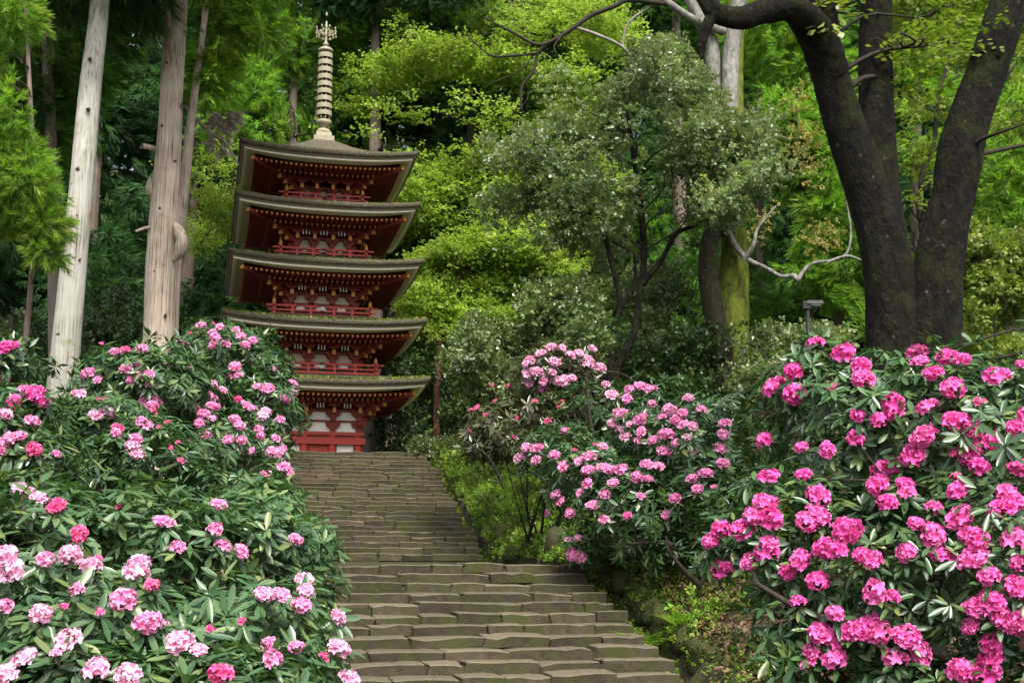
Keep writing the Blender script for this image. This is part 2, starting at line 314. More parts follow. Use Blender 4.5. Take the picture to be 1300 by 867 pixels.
# ------------------------------------------------------------------ stone stairs
def stone_mesh(L, D, H, seed, mat, jit=.018, bev=.018):
    """one rough hewn block: sections along its length, uneven worn edges, bevelled"""
    r = random.Random(seed); bm = bmesh.new()
    nx = max(3, int(L / .17)); rings = []; ax, az, ph = r.uniform(-.03, .03), r.uniform(-.025, .02), r.uniform(0, 6.28)
    for i in range(nx + 1):
        f = i / nx; x = -L / 2 + L * f; ring = []; end = i in (0, nx)
        sag = az * (f - .5) * .7 + .004 * math.sin(5 * f + ph)
        for k, (y, z) in enumerate(((-D / 2 + .035, 0), (D / 2, 0), (D / 2, H), (-D / 2 + .006, H))):
            jx = r.uniform(-jit, jit) * (1.5 if end else .5)
            chip = (r.random() < .16) * r.uniform(.01, .035) if k == 3 else 0
            ring.append(bm.verts.new((x + jx, y + ax * (f - .5) + r.uniform(-jit, jit) * .7 + chip * .6, z + (sag + r.uniform(-jit, jit) * .32 - chip - (.008 if end else 0) if z > 0 else 0))))
        rings.append(ring)
    for a, b in zip(rings, rings[1:]):
        for k in range(4): bm.faces.new((a[k], a[(k + 1) % 4], b[(k + 1) % 4], b[k]))
    bm.faces.new(rings[0][::-1]); bm.faces.new(rings[-1])
    bmesh.ops.recalc_face_normals(bm, faces=bm.faces)
    es = [e for e in bm.edges if len(e.link_faces) == 2 and e.calc_face_angle(0) > .9 and max(v.co.z for v in e.verts) > .02]
    bmesh.ops.bevel(bm, geom=es, offset=bev, segments=1, affect='EDGES', profile=.5)
    me = bpy.data.meshes.new('stone'); bm.to_mesh(me); bm.free()
    for p in me.polygons: p.use_smooth = True
    me.set_sharp_from_angle(angle=R(28))
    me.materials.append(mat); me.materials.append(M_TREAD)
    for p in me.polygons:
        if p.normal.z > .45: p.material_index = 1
    return me
def flight(label, s0, z0, s1, z1, n, tl, tr, lens, hk, first):
    root = thing('stone_stairs', None, None, ST(s0, 3.5, z0), YAW, kind='structure'); root['label'] = label
    run, rise = (s1 - s0) / n, (z1 - z0) / n
    bk = MB()                                   # earth and moss core behind the stones
    for k in range(n):
        bk.box((-.02, k * run + run * .5 + .19, k * rise + rise * .5 - .30), (tr - tl - .5, run + .25, rise + .5))
    link('stair_core', bk.mesh('stair_core', M_JOINT), root)
    for k in range(n):
        t = tl + random.uniform(-.5, 0); te = tr(k) if callable(tr) else tr
        te += random.uniform(-.10, .12); wav = random.uniform(-.014, .014)
        while t < te - .12:
            Ls = random.uniform(*lens)
            if random.random() < .16: Ls *= 1.5
            if te - (t + Ls) < .3: Ls = te - t
            Hh = rise * random.uniform(1.0, 1.22) + hk; up_ = random.uniform(-.008, .008) if first == 'upper' else (random.uniform(-.012, .012) if random.random() < .88 else random.uniform(.01, .035)); D = run + random.uniform(.10, .2)
            j = random.random()
            rusty = first == 'upper' and ((k in (15, 16, 17, 18) and t < 3.0 and random.random() < .7) or (k in (6, 7) and 2.5 < t < 4.3 and random.random() < .5))
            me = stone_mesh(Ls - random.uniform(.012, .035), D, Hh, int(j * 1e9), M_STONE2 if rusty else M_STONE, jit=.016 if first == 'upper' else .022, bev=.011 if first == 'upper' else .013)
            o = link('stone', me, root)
            o.location = (t + Ls / 2 - 3.5, k * run + D / 2 + random.uniform(-.035, .035), (k + 1) * rise - Hh + up_ + wav * math.sin(t))
            o.rotation_euler = (random.uniform(-.03, .05), random.uniform(-.018, .018), random.uniform(-.025, .025))
            t += Ls
    return root
# callable right ends need a plain number for the core
def lower_flight():
    n = 14
    ends = [6.45, 6.45, 6.40, 6.42, 6.45, 6.35, 6.25, 6.2, 6.1, 6.05, 6.0, 5.95, 5.9, 5.88]
    root = flight('lower flight of broad uneven mossy stone steps', S_LO0, Z_LO0, S_LO1, Z_LO1, n, .9, 6.05, (.50, 1.05), .01, 'lower')
    return root
lower_flight()
flight('upper flight of worn stone steps climbing to the pagoda', S_UP0, Z_UP0, S_UP1, Z_UP1, 23, .95, 6.2, (.52, .95), .005, 'upper')
lb = MB(); lb.box((0, 0, -.12), (5.3, S_UP0 - S_LO1 + .3, .2))
q = link('landing', lb.mesh('landing', M_JOINT), kind='structure'); q.location = ST((S_UP0 + S_LO1) / 2 + .1, 3.55, Z_LO1 + .06); q.rotation_euler = (math.atan2(Z_UP0 - Z_LO1, S_UP0 - S_LO1), 0, YAW)

# mossy kerb: rough boulders along the lower flight
def rock_mesh(sx, sy, sz, seed, mat, sub=2):
    r = np.random.default_rng(seed); bm = bmesh.new(); bmesh.ops.create_icosphere(bm, subdivisions=sub, radius=1.0)
    ph = r.uniform(0, 6.28, 9)
    for v in bm.verts:
        x, y, z = v.co; p = 5.0
        k = (abs(x) ** p + abs(y) ** p + abs(z) ** p) ** (-1 / p)
        n = 1 + .10 * math.sin(3 * x + ph[0]) * math.sin(2.6 * y + ph[1]) + .08 * math.sin(4.3 * z + ph[2] + 2 * x) + .05 * math.sin(7 * y + ph[3]) * math.sin(6 * x + ph[4]) + .035 * math.sin(13 * z + ph[5] + 5 * x) * math.sin(11 * x + ph[6] + 4 * y) + r.normal(0, .012)
        v.co = Vector((x * k * n * sx, y * k * n * sy, z * k * n * sz))
    me = bpy.data.meshes.new('stone'); bm.to_mesh(me); bm.free()
    for p_ in me.polygons: p_.use_smooth = True
    me.materials.append(mat); return me
kerb = thing('stone_kerb', 'low kerb of moss covered boulders edging the lower steps', 'stone kerb', ST(18, 6.6, -.8), YAW)
for k in range(15):
    s = 13.2 + k * .58; t = np.interp(s, [13, 16, 22], [6.15, 6.72, 6.45]) + random.uniform(-.06, .08)
    o = link('stone', rock_mesh(random.uniform(.20, .27), random.uniform(.29, .36), random.uniform(.20, .25), 100 + k, M_MOSSTONE, 3), kerb)
    o.location = (t - 6.6, s - 18, float(Hs(s)) + random.uniform(-.02, .07) + .8); o.rotation_euler = (random.uniform(-.2, .3), random.uniform(-.2, .2), random.uniform(-.3, .3))
def kerb_moss():
    r = np.random.default_rng(77); ps = []; ns = []
    for o in [c for c in bpy.data.objects if c.parent == kerb]:
        Mx = Matrix.LocRotScale(o.location, o.rotation_euler, None); vs = [(Mx @ v.co, (Mx.to_3x3() @ v.normal)) for v in o.data.vertices]
        for q in r.integers(0, len(vs), 300):
            c, n = vs[q]
            if n.z > -.1 and math.sin(9 * c.x + 4 * c.y) + r.normal(0, .8) > -.7: ps.append(c); ns.append(n)
    ps = np.array([tuple(p) for p in ps]) + r.normal(0, .014, (len(ps), 3)); ns = np.array([tuple(n) for n in ns]); n = len(ps)
    d = unit(ns + r.normal(0, .6, (n, 3))); x = unit(np.cross(d, r.normal(0, 1, (n, 3)))); L = r.uniform(.015, .045, n)[:, None]
    vs = np.stack([ps - x * L * .4, ps + x * L * .4, ps + d * L + x * L * .3, ps + d * L * .8 - x * L * .3], 1).reshape(-1, 3)
    link('moss', np_mesh('moss', vs, np.arange(4 * n).reshape(n, 4), M_KMOSS, {'rnd': np.repeat(r.random(n), 4)}), kerb, kind='stuff')
M_KMOSS = leaf_mat('kerb_moss', [(0, (.022, .035, .006)), (.6, (.055, .075, .010)), (1, (.12, .13, .025))], .9, .2, .1, 1.2, 3)
kerb_moss()

# ------------------------------------------------------------------ pagoda (local frame: x along the front, y to the back, z up)
PX0, PY0, PZ0 = -5.985, 38.784, 3.36
PZO = 3.485 - PZ0
pag = thing('pagoda', 'five storeyed vermilion wooden pagoda with bark roofs and bronze spire', 'pagoda', (PX0, PY0, PZ0), YAW)
def pp(name, mb, mat, parent=pag, smooth=False, **kw): return link(name, mb.mesh(name, mat, smooth), parent, **kw)
TIP = [2.153 + PZO, 3.895 + PZO, 5.698 + PZO, 7.452 + PZO, 9.057 + PZO]
RW = [3.03, 2.93, 2.83, 2.72, 2.64]
BW = [1.17, 1.03, .91, .79, .70]
RAIL = [0, 1.60, 1.42, 1.28, 1.15]
SORI = .155
def sori(a): return SORI * abs(a) ** 2.6
def roof_z(i, x, y):
    """top surface"""
    w_ = RW[i]; r = max(abs(x), abs(y)); a = min(abs(x), abs(y)) / max(r, 1e-6); q = 1 - r / w_
    rise = 2.66 if i == 4 else 1.15
    prof = (q * .34 + q * q * .66) * rise * (1.0 if i < 4 else .5)
    return TIP[i] - SORI + sori(a) * (r / w_) ** 3 + prof
def ringpts(hw, zf, n):
    """closed square ring of points, n per side"""
    out = []
    for sx, sy, dx, dy in ((-1, -1, 1, 0), (1, -1, 0, 1), (1, 1, -1, 0), (-1, 1, 0, -1)):
        for k in range(n):
            f = 2 * k / n; x = hw * (sx + dx * f); y = hw * (sy + dy * f); out.append((x, y, zf(x, y)))
    return out
def rings_mesh(rings, cap_first=False, cap_last=False):
    vs = []; fs = []; m = len(rings[0])
    for r_ in rings: vs += r_
    for i in range(len(rings) - 1):
        for k in range(m): fs.append((i * m + k, i * m + (k + 1) % m, (i + 1) * m + (k + 1) % m, (i + 1) * m + k))
    if cap_first: fs.append(tuple(range(m))[::-1])
    if cap_last: fs.append(tuple((len(rings) - 1) * m + k for k in range(m)))
    return vs, fs
NS = 36
def edge_a(x, y): return min(abs(x), abs(y)) / max(abs(x), abs(y))
for i in range(5):
    w_ = RW[i]; zt = TIP[i] - .62; inner = (BW[i + 1] - .25) if i < 4 else .30
    base = TIP[i] - SORI
    def zoff(d): return lambda x, y: base + sori(edge_a(x, y)) + d + (.007 * math.sin(19 * x + 3 * i) * math.sin(17 * y + 2 + i) + .005 * math.sin(41 * x + 37 * y + i) if d > -.169 else 0)
    # thatch slab: top rings then rim and undercut
    rr = [ringpts(inner + (w_ - inner) * f, lambda x, y: roof_z(i, x, y), NS) for f in (0, .2, .4, .58, .74, .87, .95, .99)]
    rr += [ringpts(w_, zoff(-.012), NS), ringpts(w_ - .012, zoff(-.085), NS), ringpts(w_ - .045, zoff(-.165), NS), ringpts(w_ - .16, zoff(-.175), NS)]
    mb = MB().add(*rings_mesh(rr)); roof = pp('roof', mb, M_BARKROOF, smooth=True)
    # pale underside of the thatch, two stepped boards
    mb = MB().add(*rings_mesh([ringpts(w_ - .06, zoff(-.170), NS), ringpts(w_ - .085, zoff(-.200), NS), ringpts(w_ - .20, zoff(-.208), NS)]))
    pp('eave_board', mb, M_TAN, roof)
    mb = MB().add(*rings_mesh([ringpts(w_ - .15, zoff(-.204), NS), ringpts(w_ - .155, zoff(-.262), NS), ringpts(w_ - .25, zoff(-.266), NS)]))
    pp('edge_strip', mb, M_WBOARD, roof)
    mb = MB().add(*rings_mesh([ringpts(w_ - .245, zoff(-.25), NS), ringpts(w_ - .255, zoff(-.275), NS), ringpts(w_ - .48, zoff(-.300), NS)]))
    pp('soffit_board', mb, M_CREAM, roof)
    zs = lambda x, y: base + sori(edge_a(x, y)) * (max(abs(x), abs(y)) / w_) ** 2 - .325 - .10 * (1 - max(abs(x), abs(y)) / w_)
    mb = MB().add(*rings_mesh([ringpts(w_ - .47, lambda x, y: zs(x, y) + .01, NS), ringpts(w_ - .52, lambda x, y: zs(x, y) - .012, NS), ringpts(w_ - 1.0, lambda x, y: zs(x, y), NS), ringpts(BW[i] * .8, lambda x, y: zt + .05, NS)]))
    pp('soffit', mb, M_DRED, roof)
    # two tiers of rafters with ochre ends on the four sides
    rf = MB(); tp = MB()
    for side in range(4):
        ca, sa = math.cos(side * math.pi / 2), math.sin(side * math.pi / 2)
        def rot(x, y): return (x * ca - y * sa, x * sa + y * ca)
        for tier, (e, bk, drop, hh) in enumerate(((w_ - .47, w_ - 1.36, .052, .075), (w_ - 1.02, BW[i] * .8, .10, .085))):
            n = int(2 * e / (.148 if tier == 0 else .155))
            for k in range(n + 1):
                x = -e + .05 + (2 * e - .10) * k / n; b2 = max(bk, min(abs(x), e - .10))
                zc = zs(x, -e) - drop; zb = zs(x, -b2) - drop + .02
                ww = .026
                vs = [(*rot(x + sx * ww, -yy), z_ + sz * hh / 2) for (yy, z_) in ((e, zc), (b2, zb)) for (sx, sz) in ((-1, -1), (1, -1), (1, 1), (-1, 1))]
                rf.add(vs, [(0, 1, 2, 3), (4, 7, 6, 5), (0, 4, 5, 1), (1, 5, 6, 2), (2, 6, 7, 3), (3, 7, 4, 0)])
                vs = [(*rot(x + sx * (ww + .003), -(e + oy)), zc + sz * (hh / 2 * .72)) for oy in (-.004, .008) for (sx, sz) in ((-1, -1), (1, -1), (1, 1), (-1, 1))]
                tp.add(vs, [(0, 1, 2, 3), (4, 7, 6, 5), (0, 4, 5, 1), (1, 5, 6, 2), (2, 6, 7, 3), (3, 7, 4, 0)])
    pp('rafter', rf, M_DRED, roof, kind='stuff'); pp('rafter_tip', tp, M_OCHRE, roof, kind='stuff')
    # hip rafters at the corners
    for sx in (-1, 1):
        for sy in (-1, 1):
            e = w_ - .43; b = MB(); z0 = zs(e, e) - .07
            dx = np.array([sx, sy, 0]) / math.sqrt(2); nx = np.array([-sy, sx, 0]) / math.sqrt(2)
            def bar(p0, p1, wd, hh):
                vs = [tuple(p + nx * a * wd + np.array([0, 0, c_ * hh])) for p in (p0, p1) for (a, c_) in ((-1, -1), (1, -1), (1, 1), (-1, 1))]
                return vs, [(0, 1, 2, 3), (4, 7, 6, 5), (0, 4, 5, 1), (1, 5, 6, 2), (2, 6, 7, 3), (3, 7, 4, 0)]
            b.add(*bar(np.array([sx * e, sy * e, z0]), np.array([sx * BW[i], sy * BW[i], zt - .02]), .055, .065)); pp('hip_rafter', b, M_DRED, roof)
            b = MB(); b.add(*bar(np.array([sx * (e + .03), sy * (e + .03), z0 + .002]), np.array([sx * (e - .03), sy * (e - .03), z0]), .050, .055)); pp('hip_rafter_tip', b, M_OCHRE, roof)
    # moss fringe along the rim
    n = [5200, 4200, 1900, 1500, 1300][i]; h = [.05, .045, .028, .024, .026][i]
    a = rng.uniform(-1, 1, n); side = rng.choice([0, 0, 1, 2, 3, 3], n); inn = w_ - np.abs(rng.normal(0, [.22, .2, .08, .07, .25][i], n)); pos = np.zeros((n, 3))
    for k in range(n):
        x, y = a[k] * inn[k], -inn[k]; ca, sa = [(1, 0), (0, 1), (-1, 0), (0, -1)][side[k]]
        X, Y = x * ca - y * sa, x * sa + y * ca; pos[k] = (X, Y, roof_z(i, X, Y))
    keep = (np.sin(pos[:, 0] * 3.1 + i) + np.sin(pos[:, 0] * 7.7 + pos[:, 1] * 5) + rng.normal(0, .6, n)) > ([-1.2, -1.0, .2, .3, .5][i]); pos = pos[keep]; n = len(pos)
    hh = h * rng.uniform(.5, 1.5, n); th = rng.uniform(0, 6.28, n); dx = np.stack([np.cos(th), np.sin(th), np.zeros(n)], 1) * (hh * .8)[:, None]; up = np.stack([rng.normal(0, .4, n), rng.normal(0, .4, n), np.ones(n)], 1) * hh[:, None]
    vs = np.stack([pos - dx, pos + dx, pos + dx * .4 + up, pos - dx * .5 + up * .8], 1).reshape(-1, 3)
    me = np_mesh('moss', vs, np.arange(4 * n).reshape(n, 4), M_MOSS, {'rnd': np.repeat(rng.random(n), 4)})
    link('moss', me, roof, kind='stuff')

# storeys
def arm_prism(mb, c, out, wd, wtop, h, d, rot):
    """bracket arm: narrow foot, stepped rounded shoulders, wide top; c centre on the wall line, extends `out` to the front"""
    prof = [(-wd / 2, 0), (wd / 2, 0), (wd / 2, h * .42), (wtop * .33, h * .47), (wtop * .42, h * .58), (wtop / 2, h * .78), (wtop / 2, h), (-wtop / 2, h), (-wtop / 2, h * .78), (-wtop * .42, h * .58), (-wtop * .33, h * .47), (-wd / 2, h * .42)]
    vs = [rot(c[0] + x, c[1] - out - dd, c[2] + z) for dd in (0, d) for x, z in prof]; n = len(prof)
    fs = [tuple(range(n)), tuple(range(2 * n - 1, n - 1, -1))] + [(k, n + k, n + (k + 1) % n, (k + 1) % n) for k in range(n)]
    mb.add(vs, fs)
def lbox(mb, rot, x0, x1, y0, y1, z0, z1):
    vs = [rot(x, y, z) for z in (z0, z1) for x, y in ((x0, y0), (x1, y0), (x1, y1), (x0, y1))]
    mb.add(vs, [(0, 3, 2, 1), (4, 5, 6, 7), (0, 1, 5, 4), (1, 2, 6, 5), (2, 3, 7, 6), (3, 0, 4, 7)])
for i in range(5):
    b = BW[i]; zt = TIP[i] - .62
    zf = 0.0 if i == 0 else TIP[i - 1] - SORI + .29
    cols = [-b, -b * .35, b * .35, b]
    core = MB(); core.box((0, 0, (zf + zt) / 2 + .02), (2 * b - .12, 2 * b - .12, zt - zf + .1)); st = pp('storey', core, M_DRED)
    r_lo0, r_lo1 = zt - (.88 if i == 0 else .84), zt - .55; r_hi0, r_hi1 = zt - .51, zt - .25
    for side in range(4):
        ca, sa = math.cos(side * math.pi / 2), math.sin(side * math.pi / 2)
        rot = lambda x, y, z: (x * ca - y * sa, x * sa + y * ca, z)
        for k in range(3):
            x0, x1 = cols[k] + .03, cols[k + 1] - .03
            m = MB(); lbox(m, rot, x0, x1, -b + .012, -b + .06, r_lo0, r_lo1); pp('plaster_panel', m, M_WHITE, st)
            m = MB(); lbox(m, rot, x0, x1, -b + .008, -b + .06, r_hi0, r_hi1); pp('upper_panel', m, M_CREAM if i else M_WHITE, st)
            if i < 4:   # ribs of the cove between the brackets
                m = MB(); xm = (x0 + x1) / 2
                for q in (-.09, 0, .09): lbox(m, rot, xm + q - .014, xm + q + .014, -b - .46, -b - .43, zt - .19, zt - .06)
                pp('cove_rib', m, M_WHITE, st, kind='stuff')
            if i == 0:
                if k == 1:
                    for q in (0, 1):
                        xa = cols[1] + .10 + q * (cols[2] - cols[1] - .20) / 2; xb = xa + (cols[2] - cols[1] - .20) / 2 - .008
                        m = MB(); lbox(m, rot, xa, xb, -b - .01, -b + .05, .0, .46); lbox(m, rot, xa + .03, xb - .03, -b - .02, -b - .01, .34, .37); pp('door', m, M_RED, st)
                else:
                    m = MB(); lbox(m, rot, x0, x1, -b + .006, -b + .06, 0, .5); pp('plaster_panel', m, M_WHITE, st)
        if i == 0:
            for z0, z1, o_ in ((.43, .62, .20), (.70, .80, .16)):
                m = MB(); lbox(m, rot, -b - o_, b + o_, -b - o_ + .02, -b + .05, z0, z1); pp('tie_beam', m, M_RED, st)
            m = MB(); lbox(m, rot, -b - .1, b + .1, -b - .08, -b + .05, .615, .705); pp('tie_beam', m, M_DRED, st)
        m = MB(); lbox(m, rot, -b - .08, b + .08, -b - .10, -b + .04, r_lo1, r_hi0); pp('tie_beam', m, M_DRED, st)
        m = MB(); lbox(m, rot, -b - .10, b + .10, -b - .14, -b + .04, r_hi1 + .0, r_hi1 + .07); pp('tie_beam', m, M_DRED, st)
        m = MB(); lbox(m, rot, -b - .50, b + .50, -b - .50, -b - .40, zt - .06, zt + .03); pp('eave_purlin', m, M_DRED, st)
        for k, cx in enumerate(cols):
            m = MB(); arm_prism(m, (cx, -b, r_lo0 - .02), -.04, .15, .14 + b * .25, r_lo1 - r_lo0 + .03, .16, rot)
            arm_prism(m, (cx, -b, r_hi0 - .02), .02, .15, .14 + b * .26, r_hi1 - r_hi0 + .04, .22, rot)
            lbox(m, rot, cx - .05, cx + .05, -b - .48, -b, r_hi1 - .02, r_hi1 + .08); arm_prism(m, (cx, -b, r_hi1 + .06), .36, .08, .34, .12, .10, rot)
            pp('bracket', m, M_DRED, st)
            m = MB(); lbox(m, rot, cx - .052, cx + .052, -b - .50, -b - .45, r_hi1 - .075, r_hi1 + .06); pp('bracket_tip', m, M_OCHRE, st)
        # corner tails stepping out diagonally
        ur, ur2 = unit(np.array([1., -1., 0.])), unit(np.array([1., 1., 0.]))
        for q, (d0, dz) in enumerate(((.45, -.30), (.72, -.18), (.98, -.07))):
            m = MB(); p0 = np.array([b, -b, zt + dz]); p1 = p0 + ur * d0
            def tail(p0, p1, wd, hh): return [rot(*(p + ur2 * a * wd + np.array([0, 0, c_ * hh]))) for p in (p0, p1) for (a, c_) in ((-1, -1), (1, -1), (1, 1), (-1, 1))]
            FS = [(0, 1, 2, 3), (4, 7, 6, 5), (0, 4, 5, 1), (1, 5, 6, 2), (2, 6, 7, 3), (3, 7, 4, 0)]
            m.add(tail(p0, p1, .055, .06), FS); lbox(m, rot, p1[0] - .16, p1[0] - .02, p1[1] + .0, p1[1] + .16, zt + dz + .06, zt + dz + .11); pp('corner_tail', m, M_DRED, st)
            m = MB(); m.add(tail(p1 - ur * .03, p1 + ur * .02, .058, .063), FS); pp('corner_tail_tip', m, M_OCHRE, st)
    if i == 0:
        for cx in cols:
            for cy in cols:
                if abs(abs(cx) - b) > .01 and abs(abs(cy) - b) > .01: continue
                m = MB(); m.lathe([(.135, 0), (.14, .25), (.137, .74), (.12, .80)], 16, (cx, cy, 0)); pp('column', m, M_RED, st, smooth=True)
    else:
        # balcony: floor, posts, three rails per side, ochre post caps
        rh = RAIL[i]; z0 = zf + .02; m = MB(); m.box((0, 0, z0), (2 * rh + .1, 2 * rh + .1, .07)); bal = pp('balcony', m, M_DRED)
        for side in range(4):
            ca, sa = math.cos(side * math.pi / 2), math.sin(side * math.pi / 2)
            rot = lambda x, y, z: (x * ca - y * sa, x * sa + y * ca, z)
            for zz, ov, hh in ((.075, .12, .06), (.20, .16, .045), (.335, .24, .05)):
                gap = .10 if zz > .3 else 0
                if zz > .1:
                    for sg in (-1, 1):
                        m = MB(); lbox(m, rot, min(sg * .055, sg * (rh + ov)), max(sg * .055, sg * (rh + ov)), -rh - .03, -rh + .02, z0 + zz - hh / 2 + (.002 if side % 2 else 0), z0 + zz + hh / 2 + (.002 if side % 2 else 0)); pp('rail', m, M_RED, bal)
                else:
                    m = MB(); lbox(m, rot, -rh - ov, rh + ov, -rh - .035, -rh + .025, z0 + zz - hh / 2 + (.002 if side % 2 else 0), z0 + zz + hh / 2 + (.002 if side % 2 else 0)); pp('rail', m, M_RED, bal)
            for px_ in (-rh * .62, -rh * .24, rh * .24, rh * .62):
                m = MB(); lbox(m, rot, px_ - .035, px_ + .035, -rh - .034, -rh + .022, z0 + .03, z0 + .36); pp('post', m, M_RED, bal)
            m = MB(); lbox(m, rot, rh - .04, rh + .045, -rh - .045, -rh + .04, z0 + .03, z0 + .40); pp('post', m, M_RED, bal)
            cx, cy, cz = rot(rh, -rh, z0 + .40)
            m = MB(); m.lathe([(.055, 0), (.06, .03), (.04, .05), (.055, .09), (.035, .13), (.008, .17)], 10, (cx, cy, cz)); pp('post_cap', m, M_OCHRE, bal, smooth=True)
# stone platform
m = MB(); m.box((0, 0, -.12), (4.2, 4.2, .23)); pp('platform', m, M_STONE)

# spire
sp0 = 10.0 + PZO
m = MB(); m.box((0, 0, sp0 + .05), (.64, .64, .16)); m.box((0, 0, sp0 + .205), (.50, .50, .16), 0, .92); spire = pp('spire', m, M_SPIRE)
def sp(name, prof, n=18, smooth=True, z=0):
    m = MB(); m.lathe(prof, n, (0, 0, z)); return pp(name, m, M_SPIRE, spire, smooth)
sp('bowl', [(.24, 0), (.235, .06), (.19, .13), (.10, .17), (.07, .20), (.13, .25), (.21, .33), (.24, .43), (.10, .44)], z=sp0 + .28)
sp('pole', [(.06, 0), (.06, 2.6), (.045, 2.62), (.032, 3.25), (.024, 3.48)], 10, z=sp0 + .6)
zr = sp0 + .86; pit = .243
for k in range(9):
    r0 = .245 - .0022 * k; z = zr + k * pit
    sp('ring', [(r0 - .03, 0), (r0, .004), (r0 + .002, .08), (r0, .156), (r0 - .03, .162), (r0 - .035, .07), (r0 - .03, 0)], 28, False, z=z)
    m = MB()
    for q in range(8):
        a = q * math.pi / 4 + .2
        m.box((math.cos(a) * (r0 - .06), math.sin(a) * (r0 - .06), z - .045), (.035, .035, .10), a)
        m.box((math.cos(a) * r0 * .5, math.sin(a) * r0 * .5, z + .06), (r0 * .92, .03, .03), a)
    pp('ring_spoke', m, M_SPIRE, spire, kind='stuff')
zc = zr + 9 * pit
sp('canopy', [(.245, -.01), (.24, .05), (.19, .10), (.08, .13), (.05, .18), (.09, .20), (.105, .25), (.06, .30), (.02, .33)], z=zc)
zo = zc + .62
for q in range(8):
    a = q * math.pi / 4 + .25; d = np.array([math.cos(a), math.sin(a), 0])
    path = catmull([d * .02 + [0, 0, zo - .10], d * .14 + [0, 0, zo - .02], d * .25 + [0, 0, zo + .0], d * .32 + [0, 0, zo + .12]], 8)
    v, f = tube(path, .014, 5); o = link('hanging_arm', np_mesh('hanging_arm', v, f, M_SPIRE), spire)
    m = MB()
    for (r_, z_) in ((.32, .14), (.24, -.10), (.33, -.05), (.20, .06)):
        m.lathe([(.006, -.05), (.028, -.03), (.03, .0), (.012, .03), (.004, .05)], 6, tuple(d * r_ + [0, 0, zo + z_]))
    pp('bell', m, M_SPIRE, spire, kind='stuff')
sp('jewel', [(.012, 0), (.05, .05), (.045, .10), (.01, .14)], 10, z=zo + .16)
sp('jewel', [(.012, 0), (.04, .04), (.03, .08), (.006, .16)], 10, z=zo + .58)

# ================================================================== plants
def frames(d, n):
    """(N,3) long axis, (N,3) rough normal -> (N,3,3) with columns side, axis, normal"""
    d = unit(d); x = unit(np.cross(d, n)); z = np.cross(x, d); return np.stack([x, d, z], -1)
def scatter(tv, tf, pos, M, scale, rnd, t_attr=None):
    """copies of a template; returns verts, faces, attrs"""
    n = len(pos); k = len(tv); sc = np.broadcast_to(np.asarray(scale, float), (n,))
    vs = np.einsum('nij,kj->nki', M, tv) * sc[:, None, None] + pos[:, None, :]
    fs = (tf[None] + (np.arange(n) * k)[:, None, None]).reshape(-1, tf.shape[1])
    at = {'rnd': np.repeat(rnd, k)}
    if t_attr is not None: at['tv'] = np.tile(t_attr, n)
    return vs.reshape(-1, 3), fs, at
def join(parts):
    vs = []; fs = []; at = {}; b = 0
    for v, f, a in parts:
        vs.append(v); fs.append(f + b); b += len(v)
        for k_, x in a.items(): at.setdefault(k_, []).append(x)
    return np.vstack(vs), np.vstack(fs), {k_: np.concatenate(x) for k_, x in at.items()}
def grid_leaf(rows, fold=.06, droop=.12):
    """rows: (y, halfwidth); a leaf blade two quads wide"""
    vs = []
    for y, h in rows:
        z = -droop * y * y; vs += [(-h, y, z), (0, y, z - fold * (h / .15)), (h, y, z)]
    fs = []
    for i in range(len(rows) - 1):
        a = i * 3; fs += [(a, a + 1, a + 4, a + 3), (a + 1, a + 2, a + 5, a + 4)]
    return np.array(vs), np.array(fs)
LEAF_HI = grid_leaf([(0, .012), (.10, .05), (.35, .125), (.65, .145), (.88, .085), (1, .006)], .05, .16)
LEAF_LO = grid_leaf([(0, .015), (.5, .15), (1, .01)], .05, .14)
def multi_leaf(dirs, length, half, spread=0.0):
    """a sprig of flat diamond leaves: dirs list of (base(3), dir(3), normal(3))"""
    vs = []; fs = []
    for p, d, n in dirs:
        p = np.array(p, float); d = unit(np.array(d, float)); x = unit(np.cross(d, np.array(n, float))); nn = np.cross(x, d); b = len(vs)
        vs += [p, p + d * length * .55 + x * half - nn * half * .15, p + d * length - nn * length * .12, p + d * length * .55 - x * half - nn * half * .15]
        fs.append((b, b + 1, b + 2, b + 3))
    return np.array(vs), np.array(fs)
def mk_cedar_tuft(seed, n=20, strip=.024, length=1.0, segs=2):
    """rope-like branchlets leaving a short twig (axis +Y), tips curling up"""
    r = np.random.default_rng(seed); vs = []; fs = []
    for k in range(n):
        u = r.random(); base = np.array([0, u * .55, 0]); th = r.uniform(0, 6.28); op = r.uniform(.35, .95) * (1.05 - .5 * u)
        d = unit(np.array([math.cos(th) * op, 1, math.sin(th) * op * .8])); L = length * r.uniform(.35, .6)
        side = unit(np.cross(d, np.array([r.normal(), r.normal(), r.normal()]))); b = len(vs)
        for q in range(segs + 1):
            f = q / segs; p = base + d * L * f + np.array([0, 0, .10 * f * f - .05 * f]); wd = strip * (1 - .75 * f ** 1.5) * r.uniform(.85, 1.2); vs += [p - side * wd, p + side * wd]
        for q in range(segs): fs.append((b + 2 * q, b + 2 * q + 1, b + 2 * q + 3, b + 2 * q + 2))
    return np.array(vs), np.array(fs)
TUFT = [mk_cedar_tuft(s) for s in range(5)]
TUFT_FAR = [mk_cedar_tuft(s + 20, 18, .030, 1.05, 1) for s in range(4)]
def mk_spray(seed, n=13, L=.22, h=.085, flat=.25):
    """a flat fan of small leaves along a twig (maple like), unit twig length"""
    r = np.random.default_rng(seed); ds = []
    for k in range(n):
        u = r.random(); sg = r.choice([-1, 1]); a = r.uniform(.3, 1.3) * sg
        ds.append(((sg * u * r.uniform(0, .35), u, r.normal(0, .05)), (math.sin(a), math.cos(a), r.normal(-.15, flat)), (r.normal(0, flat * 1.4), r.normal(0, flat * 1.4), 1)))
    return multi_leaf(ds, L, h)
